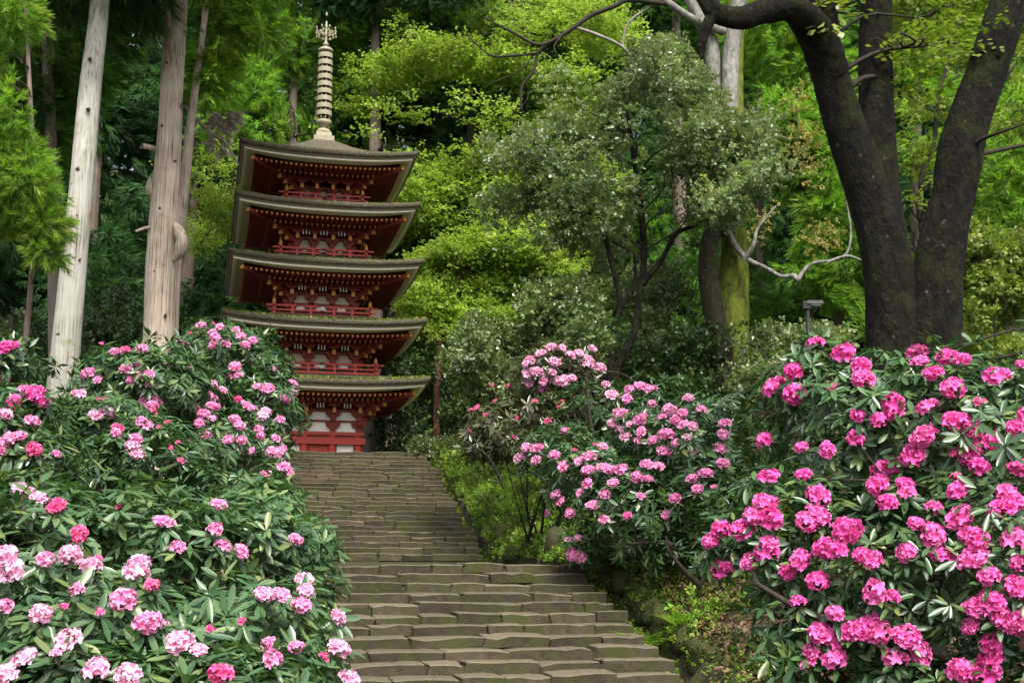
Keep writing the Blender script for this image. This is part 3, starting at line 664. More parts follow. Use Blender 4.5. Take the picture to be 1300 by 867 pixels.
SPRAY = [mk_spray(s) for s in range(6)]
def mk_sprig(seed, n=9, L=.36, h=.11):
    r = np.random.default_rng(seed); ds = []
    for k in range(n):
        u = r.uniform(.1, 1); th = r.uniform(0, 6.28); d = np.array([math.cos(th), .55, math.sin(th) * .7 + .1])
        ds.append(((0, u * .8, 0), d, (r.normal(0, .45), .35 + r.normal(0, .3), 1)))
    return multi_leaf(ds, L, h)
SPRIG = [mk_sprig(s) for s in range(6)]

def vnoise(p, f, seed):
    r = np.random.default_rng(seed); out = np.zeros(len(p))
    for k in range(4):
        d = r.normal(0, 1, 3); d /= np.linalg.norm(d); out += np.sin((p @ d) * f * r.uniform(.7, 1.6) + r.uniform(0, 6.28))
    return out / 2
class Lobe:
    def __init__(s, c, r): s.c = np.asarray(c, float); s.r = np.asarray(r, float)
def LB(px, py, y, rx, ry, ryd):
    """lobe seen round the pixel (px,py), rx,ry in pixels, ryd its half depth in metres"""
    c = P(px, py, y); k = math.hypot(c[1], c[2]) / F; return Lobe(c, (rx * k, ryd, ry * k * 1.04))
def lobe_points(lobes, n, r, shell=.55, gap=.0, f=1.2, seed=0):
    wt = np.array([(l.r.prod()) ** .67 for l in lobes]); wt /= wt.sum(); idx = r.choice(len(lobes), n, p=wt)
    C = np.array([l.c for l in lobes])[idx]; Rr = np.array([l.r for l in lobes])[idx]
    d = unit(r.normal(0, 1, (n, 3))); q = 1 - shell * r.random(n) ** 1.6
    q = q * (1 + .16 * vnoise(d * 3 + C, 1.7, seed + 3))
    p = C + d * Rr * q[:, None]; nn = unit(d / Rr)
    if gap > -2:
        k = vnoise(p, f, seed) > gap; p, nn = p[k], nn[k]
    return p, nn
def crown_mesh(name, lobes, n, templ, size, mat, r, axis='out', shell=.55, gap=-.35, f=1.2, seed=0, org=None, up=.4, flat=0.0):
    p, nn = lobe_points(lobes, n, r, shell, gap, f, seed); parts = []; m = len(p); which = r.integers(0, len(templ), m)
    if axis == 'out':       # bushy
        d = nn + r.normal(0, .45, (m, 3)) + np.array([0, 0, up])
    elif axis == 'cedar':   # outward then drooping
        d = nn * np.array([1, 1, .45]) + r.normal(0, .30, (m, 3)) + np.array([0, 0, up])
    else:                   # 'layer': horizontal sprays
        d = nn * np.array([1, 1, .15]) + r.normal(0, .35, (m, 3)) * np.array([1, 1, .35])
    up_v = np.tile(np.array([0, 0, 1.0]), (m, 1)) + r.normal(0, .25 + flat, (m, 3)) + (nn * .35 if axis != 'layer' else 0)
    M = frames(d, up_v); clump = .5 + .25 * vnoise(p, 1.6, seed + 9); rn = np.clip(.65 * r.random(m) + .35 * clump, 0, 1)
    for w_ in range(len(templ)):
        k = which == w_
        if k.any(): parts.append(scatter(*templ[w_], p[k], M[k], size * r.uniform(.7, 1.3, k.sum()), rn[k]))
    v, fc, at = join(parts)
    return np_mesh(name, v, fc, mat, at, org=org), p
def limb_net(lobes, trunk, n, r, r0=.05, seed=0, wig=.16, sides=5, amount=.82):
    """a few crooked limbs from the trunk out into the lobes, the rest fork off those"""
    items = []; trunk = np.asarray(trunk); mains = []; nm = max(3, n // 5)
    for k in range(n):
        l = lobes[r.integers(0, len(lobes))]; tip = l.c + unit(r.normal(0, 1, 3)) * l.r * amount * (r.uniform(.2, .7) if k < nm else 1)
        if k < nm:
            h = trunk[:, 2] - (tip[2] - .45 * np.linalg.norm((tip - trunk)[:, :2], axis=1)); a = trunk[int(np.argmin(np.abs(h) + .05 * np.linalg.norm(tip - trunk, axis=1)))]
        else:
            q = min(mains, key=lambda m_: np.min(np.linalg.norm(m_ - tip, axis=1))); a = q[int(np.argmin(np.linalg.norm(q - tip, axis=1) + .25 * np.arange(len(q))[::-1] / len(q)))]
        L = np.linalg.norm(tip - a); mids = [a + (tip - a) * f + r.normal(0, wig * L * .5, 3) * np.array([1, 1, .6]) + np.array([0, 0, .10 * L * math.sin(f * 3.14)]) for f in (.25, .5, .75)]
        path = catmull([a, *mids, tip], 12); rr = r0 * (.6 + .5 * r.random()) * (1 if k < nm else .4); items.append((path, np.linspace(rr, rr * .15, 12), sides))
        if k < nm: mains.append(path)
    return items
def add_tree(name, label, cat, base, trunk_items, bark, crowns, group=None, limbs=0, limb_r=.05, limb_mat=None, seed=0, trunk_line=None, limb_amount=.82, lobes_for_limbs=None):
    """crowns: list of dict(lobes, n, templ, size, mat, axis...)"""
    root = thing(name, label, cat, base, 0, group); org = np.asarray(base, float)
    if trunk_items: link('trunk', tubes('trunk', trunk_items, bark, org), root)
    r = np.random.default_rng(seed + 500)
    al = lobes_for_limbs or [l for c in crowns for l in c['lobes']]
    if limbs:
        tl = trunk_line if trunk_line is not None else trunk_items[0][0]
        link('limb', tubes('limb', limb_net(al, tl, limbs, r, limb_r, seed, amount=limb_amount), limb_mat or M_TWIG, org), root, kind='stuff')
    for k, c in enumerate(crowns):
        c = dict(c); me, _ = crown_mesh('crown', c.pop('lobes'), c.pop('n'), c.pop('templ'), c.pop('size'), c.pop('mat'), r, seed=seed + 31 * k, org=org, **c)
        link('crown', me, root)
    return root
def pxpath(pts, n=24):
    """pts: (px, py, forward distance, half width in pixels) -> path, radii"""
    q = catmull([[*P(a, b, y), h * math.hypot(y, P(a, b, y)[2]) / F] for a, b, y, h in pts], n); return q[:, :3], np.maximum(q[:, 3], .003)
def T(pts, n=24, sides=12, amp=.05, flutes=0, seed=0):
    a, b = pxpath(pts, n); return (a, b, sides, amp, flutes, seed)

# ------------------------------------------------------------------ the two big cedars beside the pagoda and their neighbours
def cedar_crown(lobes, n, mat, size=.55, **kw):
    d = dict(lobes=lobes, n=n, templ=TUFT, size=size, mat=mat, axis='cedar', up=-.25, gap=-.25, f=1.1, shell=.7); d.update(kw); return d
b = gpt(60, 25, -.2)
add_tree('cedar_tree', 'pale bare cedar trunk leaning towards the pagoda, smooth and whitish', 'cedar tree', b,
    [T([(66, 610, 25, 25), (78, 500, 25, 19.5), (87, 400, 25, 17), (103, 240, 25, 14.8), (115, 110, 25.2, 13), (125, 20, 25.5, 11.5), (137, -110, 25.8, 10.5), (150, -260, 26, 9)], 70, 44, .030, 13, 1)], M_TRUNK_PALE,
    [cedar_crown([LB(150, -110, 26, 230, 100, 3.5), LB(120, -250, 26, 190, 90, 3.0)], 5200, M_CEDAR_DK, .7)], limbs=34, limb_r=.09, seed=1)
b = gpt(205, 29, -.2)
add_tree('cedar_tree', 'thick reddish cedar trunk with broken branch stubs beside the pagoda', 'cedar tree', b,
    [T([(194, 620, 29, 24), (200, 450, 29, 19.3), (203, 350, 29, 18.5), (208, 280, 29, 17.5), (215, 180, 29, 15.2), (218, 110, 29, 14), (223, 20, 29.2, 13.4), (228, -120, 29.5, 12), (236, -300, 30, 9)], 76, 44, .036, 15, 2),
     T([(222, 330, 28.9, 4), (229, 318, 28.75, 8), (232, 305, 28.7, 8.5), (228, 294, 28.75, 7), (222, 284, 28.9, 3)], 12, 12, .25, 0, 4), T([(198, 190, 29, 4), (188, 187, 28.8, 3.5), (180, 186, 28.6, 3)], 6, 8, .2, 0, 5), T([(201, 290, 29, 3), (186, 289, 28.7, 2.2), (172, 294, 28.5, 1.5)], 6, 6, .15, 0, 6),
     T([(196, 252, 29, 4), (189, 240, 28.8, 4.5), (191, 225, 28.7, 1.6)], 6, 7, .2, 0, 7), T([(226, 140, 29, 3.5), (232, 133, 28.8, 2.5)], 4, 7, .1, 0, 8), T([(214, 40, 29, 4), (212, 10, 28.6, 3.5), (205, -25, 28.3, 2.5)], 8, 7, .1, 0, 9)], M_TRUNK_LILAC,
    [cedar_crown([LB(240, -130, 30, 190, 90, 3.2), LB(240, -260, 30, 150, 80, 3.0)], 4200, M_CEDAR_DK, .75)], limbs=28, limb_r=.09, seed=2)
b = gpt(225, 31.5, -.2)
add_tree('cedar_tree', 'slender cedar stem rising close behind the thick reddish trunk', 'cedar tree', b,
    [T([(214, 600, 31.5, 9), (221, 360, 31.5, 7.5), (235, 230, 31.5, 6.5), (243, 150, 31.6, 5.2), (254, 70, 31.8, 4), (262, 0, 32, 3.6), (270, -90, 32.2, 3)], 30, 12, .06, 5, 3)], M_TRUNK_LILAC,
    [cedar_crown([LB(285, 30, 32, 38, 40, 1.2), LB(268, 95, 32.5, 26, 32, 1.0), LB(300, -60, 32, 80, 60, 1.8), LB(325, 20, 33, 40, 30, 1.3)], 1900, M_CEDAR_BR, .5, gap=-.1, f=1.8)], limbs=26, limb_r=.05, seed=3, limb_mat=M_TWIG)
b = gpt(70, 30, -.2)
add_tree('cedar_tree', 'grey cedar trunk standing directly behind the pale leaning trunk', 'cedar tree', b,
    [T([(70, 560, 31, 11), (70, 400, 31, 9), (68, 280, 31, 8.5), (64, 170, 31, 7.5), (60, 60, 31, 7), (55, -100, 31, 6)], 24, 12, .06, 6, 4)], M_TRUNK_DARK,
    [cedar_crown([LB(60, 60, 32, 70, 60, 2.0), LB(95, 20, 33, 75, 50, 2.0), LB(45, 160, 32, 45, 60, 1.8)], 2200, M_CEDAR, .65)], limbs=22, limb_r=.05, seed=4)
b = gpt(30, 20, -.2)
add_tree('young_cedar', 'young cedar with bright yellowish green sprays at the edge of the forest', 'cedar tree', b,
    [T([(22, 560, 20.5, 5), (32, 440, 20.4, 4), (40, 350, 20.3, 3.5), (44, 250, 20.2, 3), (38, 120, 20.2, 3), (30, -40, 20.2, 2)], 20, 8, .04, 0, 5)], M_TRUNK_DARK,
    [cedar_crown([LB(8, 20, 20, 40, 30, .7), LB(12, 88, 20, 46, 32, .8), LB(28, 140, 19.7, 44, 30, .7), LB(14, 196, 19.8, 48, 28, .8), LB(38, 232, 19.6, 46, 28, .7), LB(10, 262, 20, 46, 26, .8), LB(58, 285, 19.7, 30, 20, .5), LB(60, 322, 19.8, 22, 12, .4), LB(-40, 150, 20.3, 60, 160, 1.0)], 5200, M_CEDAR_BR, .25, gap=-.05, f=2.4, shell=.8)], limbs=60, limb_r=.02, seed=5)

def knots(root_label, items):
    root = next(o for o in bpy.data.objects if o.get('label') == root_label); org = np.array(root.location)
    tb = [T([(px, py + h, y + .12, h * .7), (px, py, y, h), (px, py - h * .5, y - .05, h * .55), (px, py - h * .7, y - .07, h * .1)], 8, 9, .22, 0, int(px + py)) for px, py, y, h in items]
    link('knot', tubes('knot', tb, M_TRUNK_DARK, org), root, kind='stuff')
knots('pale bare cedar trunk leaning towards the pagoda, smooth and whitish', [(114, 75, 25.0, 2.2), (112, 139, 24.85, 2.6), (99, 215, 24.8, 3.2), (92, 234, 24.85, 2.2), (98, 275, 24.8, 3.0), (90, 299, 24.78, 2.2), (78, 369, 24.85, 3.4), (75, 425, 24.78, 3.6), (101, 330, 24.82, 1.8)])
knots('thick reddish cedar trunk with broken branch stubs beside the pagoda', [(212, 80, 28.8, 2), (206, 160, 28.75, 2.2), (222, 205, 28.8, 2), (203, 265, 28.72, 2.4), (196, 345, 28.7, 2), (210, 400, 28.68, 2.2)])

# mid-distance cedars
def cedar(label, px, y, topy, tw, lobes, n, mat, size, seed, bark=M_TRUNK_DARK, base_py=None, lean=0, extra=(), **kw):
    b = gpt(px, y, -.3); zt_ = P(px + lean, topy, y)
    tr = [b, b * .5 + zt_ * .5, zt_]; path = catmull(tr, 16)
    add_tree('cedar_tree', label, 'cedar tree', b, [(path, np.linspace(tw * y / F, tw * .45 * y / F, 16), 10, .05, 5, seed)], bark, [cedar_crown(lobes, n, mat, size, **kw), *extra], limbs=24, limb_r=.06, seed=seed)
cedar('tall cedar with mid green drooping boughs behind the bronze spire', 372, 47, -160, 9,
    [LB(345, 60, 47, 55, 40, 2), LB(300, 110, 46, 50, 35, 2), LB(375, 120, 46.5, 60, 40, 2), LB(330, 160, 46, 75, 28, 2.2), LB(400, 50, 48, 60, 40, 2), LB(270, 190, 47, 40, 30, 2), LB(355, -40, 47, 90, 60, 2.5), LB(395, 165, 46.5, 40, 25, 2)], 5200, M_CEDAR_BR, .62, 11, gap=-.1)
cedar('cedar with fresh yellowish tips between the spire and the bright maple', 497, 50, -140, 9,
    [LB(480, 60, 50, 45, 30, 2), LB(520, 30, 50, 50, 30, 2), LB(465, 110, 49, 40, 35, 2), LB(510, 105, 50, 40, 35, 2), LB(560, 40, 51, 55, 45, 2), LB(500, -50, 50, 90, 50, 2.5), LB(450, 150, 49, 30, 30, 2)], 4300, M_CEDAR, .62, 12, bark=M_TRUNK_LILAC,
    extra=[cedar_crown([LB(450, -8, 46, 90, 24, 1.2), LB(575, 6, 46, 60, 24, 1.2), LB(520, -22, 46.5, 110, 24, 1.5), LB(385, 2, 46, 50, 20, 1.2)], 3000, M_CEDAR_DK, .6, gap=-.3)])
cedar('feathery bright cedar behind the fork of the dark mossy tree', 1065, 36, -100, 9,
    [LB(1010, 90, 36, 50, 60, 2), LB(1000, 160, 35, 60, 40, 2), LB(985, 220, 35, 55, 45, 2), LB(1045, 210, 35.5, 55, 45, 2), LB(1040, 280, 35, 60, 50, 2), LB(1075, 340, 35, 60, 40, 2), LB(1050, 140, 36, 55, 60, 2), LB(1000, 30, 36, 80, 60, 2.3), LB(1030, 390, 34.5, 55, 45, 1.8)], 5200, M_CEDAR_BR, .6, 14, gap=-.1, up=-.5)
cedar('light green cedar with drooping sprays between the two dark stems', 1165, 38, -140, 9,
    [LB(1160, 130, 38, 50, 70, 2), LB(1175, 230, 37, 45, 60, 2), LB(1160, 310, 37, 45, 50, 2), LB(1180, 40, 38, 70, 60, 2.4), LB(1200, -30, 38, 100, 60, 2.5), LB(1150, 385, 36, 60, 45, 2)], 4600, M_CEDAR_BR, .6, 15, gap=-.05, up=-.5)
cedar('vivid green cedar in the corner beyond the outermost dark stem', 1285, 30, -120, 10,
    [LB(1290, 60, 30, 45, 60, 1.7), LB(1275, 160, 29.5, 50, 50, 1.7), LB(1262, 245, 29, 46, 50, 1.7), LB(1300, 310, 29, 60, 45, 1.7), LB(1250, 330, 29.5, 36, 40, 1.5), LB(1330, 150, 30, 60, 160, 2), LB(1270, -40, 30, 90, 60, 2)], 4600, M_CEDAR_BR, .52, 16, gap=-.05, up=-.5)
cedar('dim cedar in the shade behind the lamp post', 965, 40, 100, 7,
    [LB(960, 330, 41, 70, 60, 2), LB(1000, 400, 40, 60, 60, 2), LB(960, 440, 40, 60, 45, 2), LB(890, 380, 42, 60, 80, 2), LB(950, 240, 41, 50, 50, 2)], 3000, M_CEDAR, .65, 17)

# boles behind the pagoda corner
for lab, px, y, hw in (('broad brown cedar bole just behind the pagoda corner', 474, 45, 14), ('thick shaded cedar bole between the pagoda and the thin reddish stem', 534, 49.5, 15)):
    b = gpt(px, y, -.3); tp_ = P(px + 3, 20, y + 2); path = catmull([b, (b + tp_) / 2, tp_], 16)
    add_tree('cedar_tree', lab, 'cedar tree', b, [(path, np.linspace(hw * y / F, hw * .4 * y / F, 16), 14, .06, 6, px)], M_TRUNK_DARK,
        [cedar_crown([LB(px + 10, 120, y + 5, 50, 60, 2), LB(px + 20, 40, y + 5, 60, 60, 2)], 1500, M_CEDAR, .7)], limbs=14, limb_r=.04, seed=px)

# ------------------------------------------------------------------ far forest: three crowns shared by many trees
def far_protos():
    out = []
    for s in range(3):
        r = np.random.default_rng(60 + s); lobes = []
        for k in range(15):
            h = 4 + k * 1.55; rad = (3.5 - .17 * k) * r.uniform(.75, 1.2); a = r.uniform(0, 6.28); lobes.append(Lobe((math.cos(a) * rad * .45, math.sin(a) * rad * .45, h), (rad, rad, 1.5)))
        me, _ = crown_mesh('crown', lobes, 9500, TUFT_FAR, .72, [M_CEDAR_DK, M_CEDAR, M_CEDAR_DK][s], r, axis='cedar', up=-.35, gap=-.22, f=.8, shell=.75, seed=70 + s)
        path = catmull([[0, 0, -1], [.1, 0, 9], [0, .1, 18], [0, 0, 27]], 12); v, f = tube(path, np.linspace(.42, .08, 12), 9, .06, 5, s)
        out.append((me, np_mesh('trunk', v, f, M_TRUNK_DARK, smooth=True)))
    return out
FAR = far_protos()
rows = [(53, [-70, 20, 110, 160, 215, 285, 430, 575, 650, 720, 800, 880, 960, 1040, 1120, 1210, 1300, 1390]), (64, [-110, -20, 60, 140, 235, 330, 395, 470, 545, 620, 700, 780, 850, 930, 1010, 1090, 1170, 1250, 1340]), (80, [-80, 0, 90, 180, 270, 350, 440, 520, 600, 690, 770, 860, 940, 1030, 1110, 1200, 1290, 1380])]
for ri, (y, xs) in enumerate(rows):
    for px in xs:
        if ri == 2 and px < 640: continue
        if ri == 1 and px in (-20, 140, 330, 470, 620): continue
        px += random.uniform(-14, 14); yy = y + random.uniform(-4, 5); x = (px - 650) / F * yy; k = random.randrange(3)
        if px < 250 and ri < 2: k = random.choice([0, 2])
        lab = 'dark far cedar in the shade between the pale trunks and the pagoda' if px < 300 else ('far cedar showing through gaps behind the maple and evergreen' if px < 860 else 'far cedar deep in the wood behind the mossy trees')
        o = thing('cedar_tree', lab, 'cedar tree', (x, yy, float(gz(x, yy))), random.uniform(0, 6.28), 'far cedars behind the pale trunks' if px < 300 else ('far cedars behind the maple' if px < 860 else 'far cedars behind the mossy trees'))
        sc_ = random.uniform(.85, 1.15); o.scale = (sc_, sc_, sc_ * random.uniform(.9, 1.1))
        link('crown', FAR[k][0], o); link('trunk', FAR[k][1], o)

# ------------------------------------------------------------------ maple
def layer(lobes, n, mat, size=.5, **kw):
    d = dict(lobes=lobes, n=n, templ=SPRAY, size=size, mat=mat, axis='layer', gap=-.05, f=1.5, shell=.8); d.update(kw); return d
def flatlobes(seed, box, y0, n, rx=(28, 55), ry=(9, 18), d=(.8, 1.6), mask=None, dy=2.5):
    """many shallow shelves of foliage inside a pixel box"""
    r = random.Random(seed); out = []
    while len(out) < n:
        px, py = r.uniform(box[0], box[2]), r.uniform(box[1], box[3])
        if mask and not mask(px, py): continue
        out.append(LB(px, py, y0 + r.uniform(-dy, dy), r.uniform(*rx), r.uniform(*ry), r.uniform(*d)))
    return out
def in_ell(*es):
    return lambda x, y: any(((x - a) / c) ** 2 + ((y - b_) / d_) ** 2 < 1 for a, b_, c, d_ in es)
L1 = flatlobes(1, (425, 10, 780, 330), 47, 116, mask=in_ell((490, 150, 56, 80), (545, 70, 60, 50), (570, 170, 130, 130), (640, 80, 125, 80), (480, 230, 60, 70), (710, 60, 70, 60), (670, 220, 90, 100)), dy=2.5)
b = gpt(585, 46, -.3)
add_tree('maple_tree', 'large maple with bright yellow green foliage in layers above the pagoda roofs', 'maple tree', b,
    [T([(590, 560, 46, 13), (585, 450, 46, 11), (580, 350, 46, 10), (590, 250, 46, 8), (600, 150, 46, 5), (610, 80, 46, 3)], 24, 10, .06, 0, 21), T([(585, 340, 46, 7), (550, 270, 45.5, 5), (520, 200, 45.5, 3.5), (480, 190, 45.5, 2)], 16, 8, .05, 0, 22), T([(585, 300, 46, 7), (630, 220, 45.5, 5), (670, 120, 45.5, 3)], 14, 8, .05, 0, 23)], M_TRUNK_BIG,
    [layer(L1, 21000, M_MAPLE, .50, gap=-.3)], limbs=50, limb_r=.06, seed=21)
L2 = flatlobes(2, (505, 280, 730, 500), 43.5, 50, rx=(24, 44), ry=(8, 15), mask=in_ell((620, 340, 88, 62), (660, 365, 60, 42), (580, 380, 52, 60), (566, 440, 24, 50), (575, 300, 40, 36)), dy=1.6)
b = gpt(554, 43, -.3)
add_tree('maple_tree', 'lower fresh green maple spreading in tiers beside the lowest roofs', 'maple tree', b,
    [T([(554, 590, 43, 5.5), (555, 520, 43, 5), (557, 450, 43, 4.5), (570, 380, 43, 3.5), (600, 320, 43, 2)], 20, 10, .05, 0, 24), T([(557, 450, 43, 3.5), (552, 410, 43, 2.5), (545, 380, 43, 1.5)], 10, 6, .05, 0, 25)], M_TRUNK_RED,
    [layer(L2, 12000, M_MAPLE, .42, gap=-.3)], limbs=40, limb_r=.035, seed=24)

# ------------------------------------------------------------------ grey green evergreen with dark forked stems
def bushy(lobes, n, mat, size=.26, **kw):
    d = dict(lobes=lobes, n=n, templ=SPRIG, size=size, mat=mat, axis='out', gap=-.25, f=1.6, shell=.75); d.update(kw); return d
E1 = flatlobes(3, (590, 70, 1010, 330), 29, 90, rx=(20, 42), ry=(10, 22), d=(.7, 1.3), mask=in_ell((830, 185, 100, 100), (730, 250, 125, 84), (690, 190, 40, 34), (900, 215, 92, 74), (800, 112, 90, 50), (672, 225, 56, 46), (850, 250, 50, 30)), dy=1.5)
b = gpt(775, 29.5, -.2)
add_tree('evergreen_tree', 'broad grey green evergreen with small glossy leaves and dark forked stems', 'evergreen tree', b,
    [T([(770, 600, 29.5, 8), (780, 480, 29.5, 6), (789, 456, 29.5, 5), (806, 421, 29.5, 4.6), (812, 373, 29.5, 4.2), (817, 340, 29.5, 4), (817, 300, 29.5, 4.5), (810, 240, 29.5, 3.5), (800, 170, 29.5, 2.5), (790, 100, 29.5, 1.5)], 30, 10, .06, 0, 31),
     T([(814, 362, 29.5, 4), (841, 328, 29.4, 3.5), (858, 297, 29.3, 3), (886, 285, 29.2, 2.5), (930, 262, 29.2, 1.5)], 16, 8, .05, 0, 32),
     T([(768, 600, 29.2, 7), (775, 470, 29.2, 4.8), (779, 421, 29.2, 4.2), (787, 392, 29.2, 4), (786, 370, 29.2, 4), (779, 345, 29.2, 3.5), (765, 290, 29.2, 2.5), (740, 220, 29.2, 1.5)], 24, 9, .06, 0, 33),
     T([(788, 390, 29.2, 3.5), (806, 360, 29.2, 3), (805, 320, 29.2, 2)], 10, 7, .05, 0, 34)], M_TRUNK_BIG,
    [bushy(E1, 20000, M_HOLLY, .23, gap=.0, f=2.4)], limbs=46, limb_r=.035, seed=31)
E2 = flatlobes(4, (590, 330, 780, 510), 27.5, 24, rx=(24, 42), ry=(14, 24), d=(.6, 1.0), mask=in_ell((690, 440, 65, 36), (640, 460, 55, 42), (725, 395, 40, 34)), dy=1.2)
b = gpt(675, 27.8, -.2)
add_tree('evergreen_shrub', 'pale grey green shrub mass behind the pale pink rhododendron crown', 'shrub', b,
    [T([(675, 590, 27.8, 4), (670, 480, 27.8, 3), (680, 400, 27.8, 2)], 10, 7, .05, 0, 35)], M_TWIG, [bushy(E2, 4300, M_HOLLY_LT, .25)], limbs=30, limb_r=.02, seed=35)
E3 = flatlobes(5, (790, 320, 900, 470), 33, 18, rx=(20, 36), ry=(12, 20), d=(.5, .9), mask=in_ell((845, 370, 46, 40), (850, 430, 45, 36)), dy=1)
b = gpt(850, 33, -.2)
add_tree('evergreen_shrub', 'olive tinted shrub between the forked evergreen and the moss coated trunk', 'shrub', b,
    [T([(850, 580, 33, 4), (850, 480, 33, 3), (850, 400, 33, 2)], 10, 7, .05, 0, 36)], M_TWIG, [bushy(E3, 2600, M_HOLLY_LT, .22)], limbs=24, limb_r=.02, seed=36)

# ------------------------------------------------------------------ moss coated tree with pale upper trunks
b = gpt(925, 31, -.2)
moss_tree = add_tree('mossy_tree', 'old tree with moss coated forked trunk and pale lichened upper stems', 'tree', b,
    [T([(925, 640, 31, 30), (925, 500, 31, 25), (929, 420, 31, 22), (932, 340, 31, 18), (932, 250, 31, 14.5), (931, 150, 31.2, 12.5), (932, 60, 31.4, 12), (938, -60, 31.6, 10)], 34, 16, .07, 0, 41)], M_TRUNK_MOSS,
    [dict(lobes=flatlobes(6, (900, 120, 1060, 320), 31.5, 15, rx=(16, 34), ry=(7, 13), d=(.5, 1), dy=1.2), n=620, templ=SPRIG, size=.2, mat=M_BUFF, axis='out', gap=0, f=2.5, shell=.8)], limbs=16, limb_r=.022, limb_mat=M_TWIG_PALE, seed=41)
org = np.array(b, float)
def sub_branch(root, org, pts, mat, n=18, sides=9, amp=.06, seed=0, name='branch'):
    return link(name, tubes(name, [T(pts, n, sides, amp, 0, seed)], mat, org), root)
sub_branch(moss_tree, org, [(921, 540, 30.7, 14), (917, 450, 30.6, 15), (906, 395, 30.5, 14), (899, 345, 30.5, 13), (901, 305, 30.5, 11), (909, 286, 30.6, 8), (916, 280, 30.7, 4)], M_STUMP, seed=42)
sub_branch(moss_tree, org, [(914, 300, 30.9, 2), (911, 240, 31, 9.5), (907, 140, 31.2, 9), (903, 60, 31.2, 9.5), (885, 18, 31, 7), (862, -25, 31, 6)], M_TRUNK_LICHEN, seed=43)
sub_branch(moss_tree, org, [(934, 290, 30.9, 2), (930, 230, 30.85, 9), (927, 150, 31, 10.5), (928, 70, 31.1, 10.5), (935, 20, 31, 10), (950, -50, 31, 8)], M_TRUNK_LICHEN, seed=44)
sub_branch(moss_tree, org, [(922, 285, 30.8, 4), (932, 310, 30.5, 4), (950, 330, 30.2, 3.5), (972, 340, 29.8, 2.8), (992, 351, 29.5, 2.5), (1008, 350, 29.3, 3), (1012, 357, 29.2, 3), (1018, 347, 29.2, 2.6), (1032, 334, 29.2, 2.2), (1062, 330, 29.1, 1.8), (1077, 318, 29, 1.6), (1080, 290, 29, 1.4), (1074, 255, 29, .8)], M_TRUNK_LICHEN, 34, 8, .08, 45)
sub_branch(moss_tree, org, [(945, 330, 30.2, 3.5), (957, 310, 30, 3), (962, 290, 30, 2), (985, 262, 30, 1.2)], M_TRUNK_LICHEN, seed=46)
sub_branch(moss_tree, org, [(1050, 333, 29.1, 2), (1075, 325, 29, 1.8), (1095, 331, 28.8, 1.4)], M_TRUNK_LICHEN, 10, 7, .05, 47)
sub_branch(moss_tree, org, [(918, 40, 31, 6), (880, 25, 30.5, 5), (850, 5, 30, 4.5), (830, -10, 30, 4)], M_TRUNK_LICHEN, seed=48)
for k, pts in enumerate(([(850, 6, 30, 3.2), (800, 0, 29.8, 3.2), (781, 8, 29.8, 3), (750, 20, 29.8, 3), (731, 34, 29.8, 2.8), (706, 50, 29.8, 2.8), (684, 66, 29.8, 2.6), (677, 91, 29.8, 2.2), (662, 111, 29.8, 1.8), (662, 140, 29.8, 1.2)],
        [(712, 47, 29.8, 2.2), (683, 57, 29.6, 2), (652, 42, 29.5, 1.6), (613, 22, 29.5, 1)], [(684, 68, 29.8, 1.8), (650, 71, 29.6, 1.6), (622, 70, 29.6, 1.3), (593, 45, 29.6, .8)], [(731, 35, 29.8, 2), (762, 46, 30, 2), (790, 60, 30.2, 1.8), (809, 82, 30.4, 1.3)],
        [(790, 60, 30.2, 1.8), (794, 38, 30.1, 1.6), (803, 24, 30, 1.6), (826, 8, 30, 1.6), (850, -8, 30, 2)], [(678, 70, 29.8, 1.2), (660, 90, 29.7, 1), (638, 100, 29.7, .7), (618, 108, 29.7, .5)], [(716, 42, 29.8, 1.2), (704, 58, 29.6, 1), (706, 68, 29.5, .6)])):
    sub_branch(moss_tree, org, pts, M_TWIG if k not in (3, 4) else M_TWIG_PALE, 26, 6, .05, 50 + k)

# ------------------------------------------------------------------ big dark mossy tree with three stems
b = gpt(1160, 15, -.2); org = np.array(b, float)
big = add_tree('mossy_tree', 'massive dark mossy tree splitting into three stems above the magenta rhododendron', 'tree', b,
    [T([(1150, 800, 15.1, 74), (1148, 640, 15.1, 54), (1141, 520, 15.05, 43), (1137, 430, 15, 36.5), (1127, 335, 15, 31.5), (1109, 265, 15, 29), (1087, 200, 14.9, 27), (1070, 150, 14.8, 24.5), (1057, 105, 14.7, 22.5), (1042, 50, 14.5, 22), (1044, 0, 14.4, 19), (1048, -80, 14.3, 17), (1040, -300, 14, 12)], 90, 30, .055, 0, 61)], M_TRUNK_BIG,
    [dict(lobes=flatlobes(7, (1080, -60, 1230, 110), 15.5, 10, rx=(30, 60), ry=(10, 20), d=(.4, .8), dy=1), n=420, templ=SPRAY, size=.42, mat=M_OLIVE, axis='layer', gap=.1, f=3, shell=.8),
     dict(lobes=[LB(1250, -330, 16, 300, 110, 2.5)], n=900, templ=SPRAY, size=.6, mat=M_OLIVE, axis='layer', gap=0, f=1.5, shell=.8)], limbs=30, limb_r=.05, seed=61)
sub_branch(big, org, [(1136, 380, 15.05, 24), (1126, 310, 15.05, 27), (1117, 240, 15.1, 25), (1113, 150, 15.2, 21.5), (1111, 60, 15.3, 20), (1114, -60, 15.4, 18.5), (1120, -280, 15.6, 13)], M_TRUNK_BIG, 50, 22, .05, 62, 'stem')
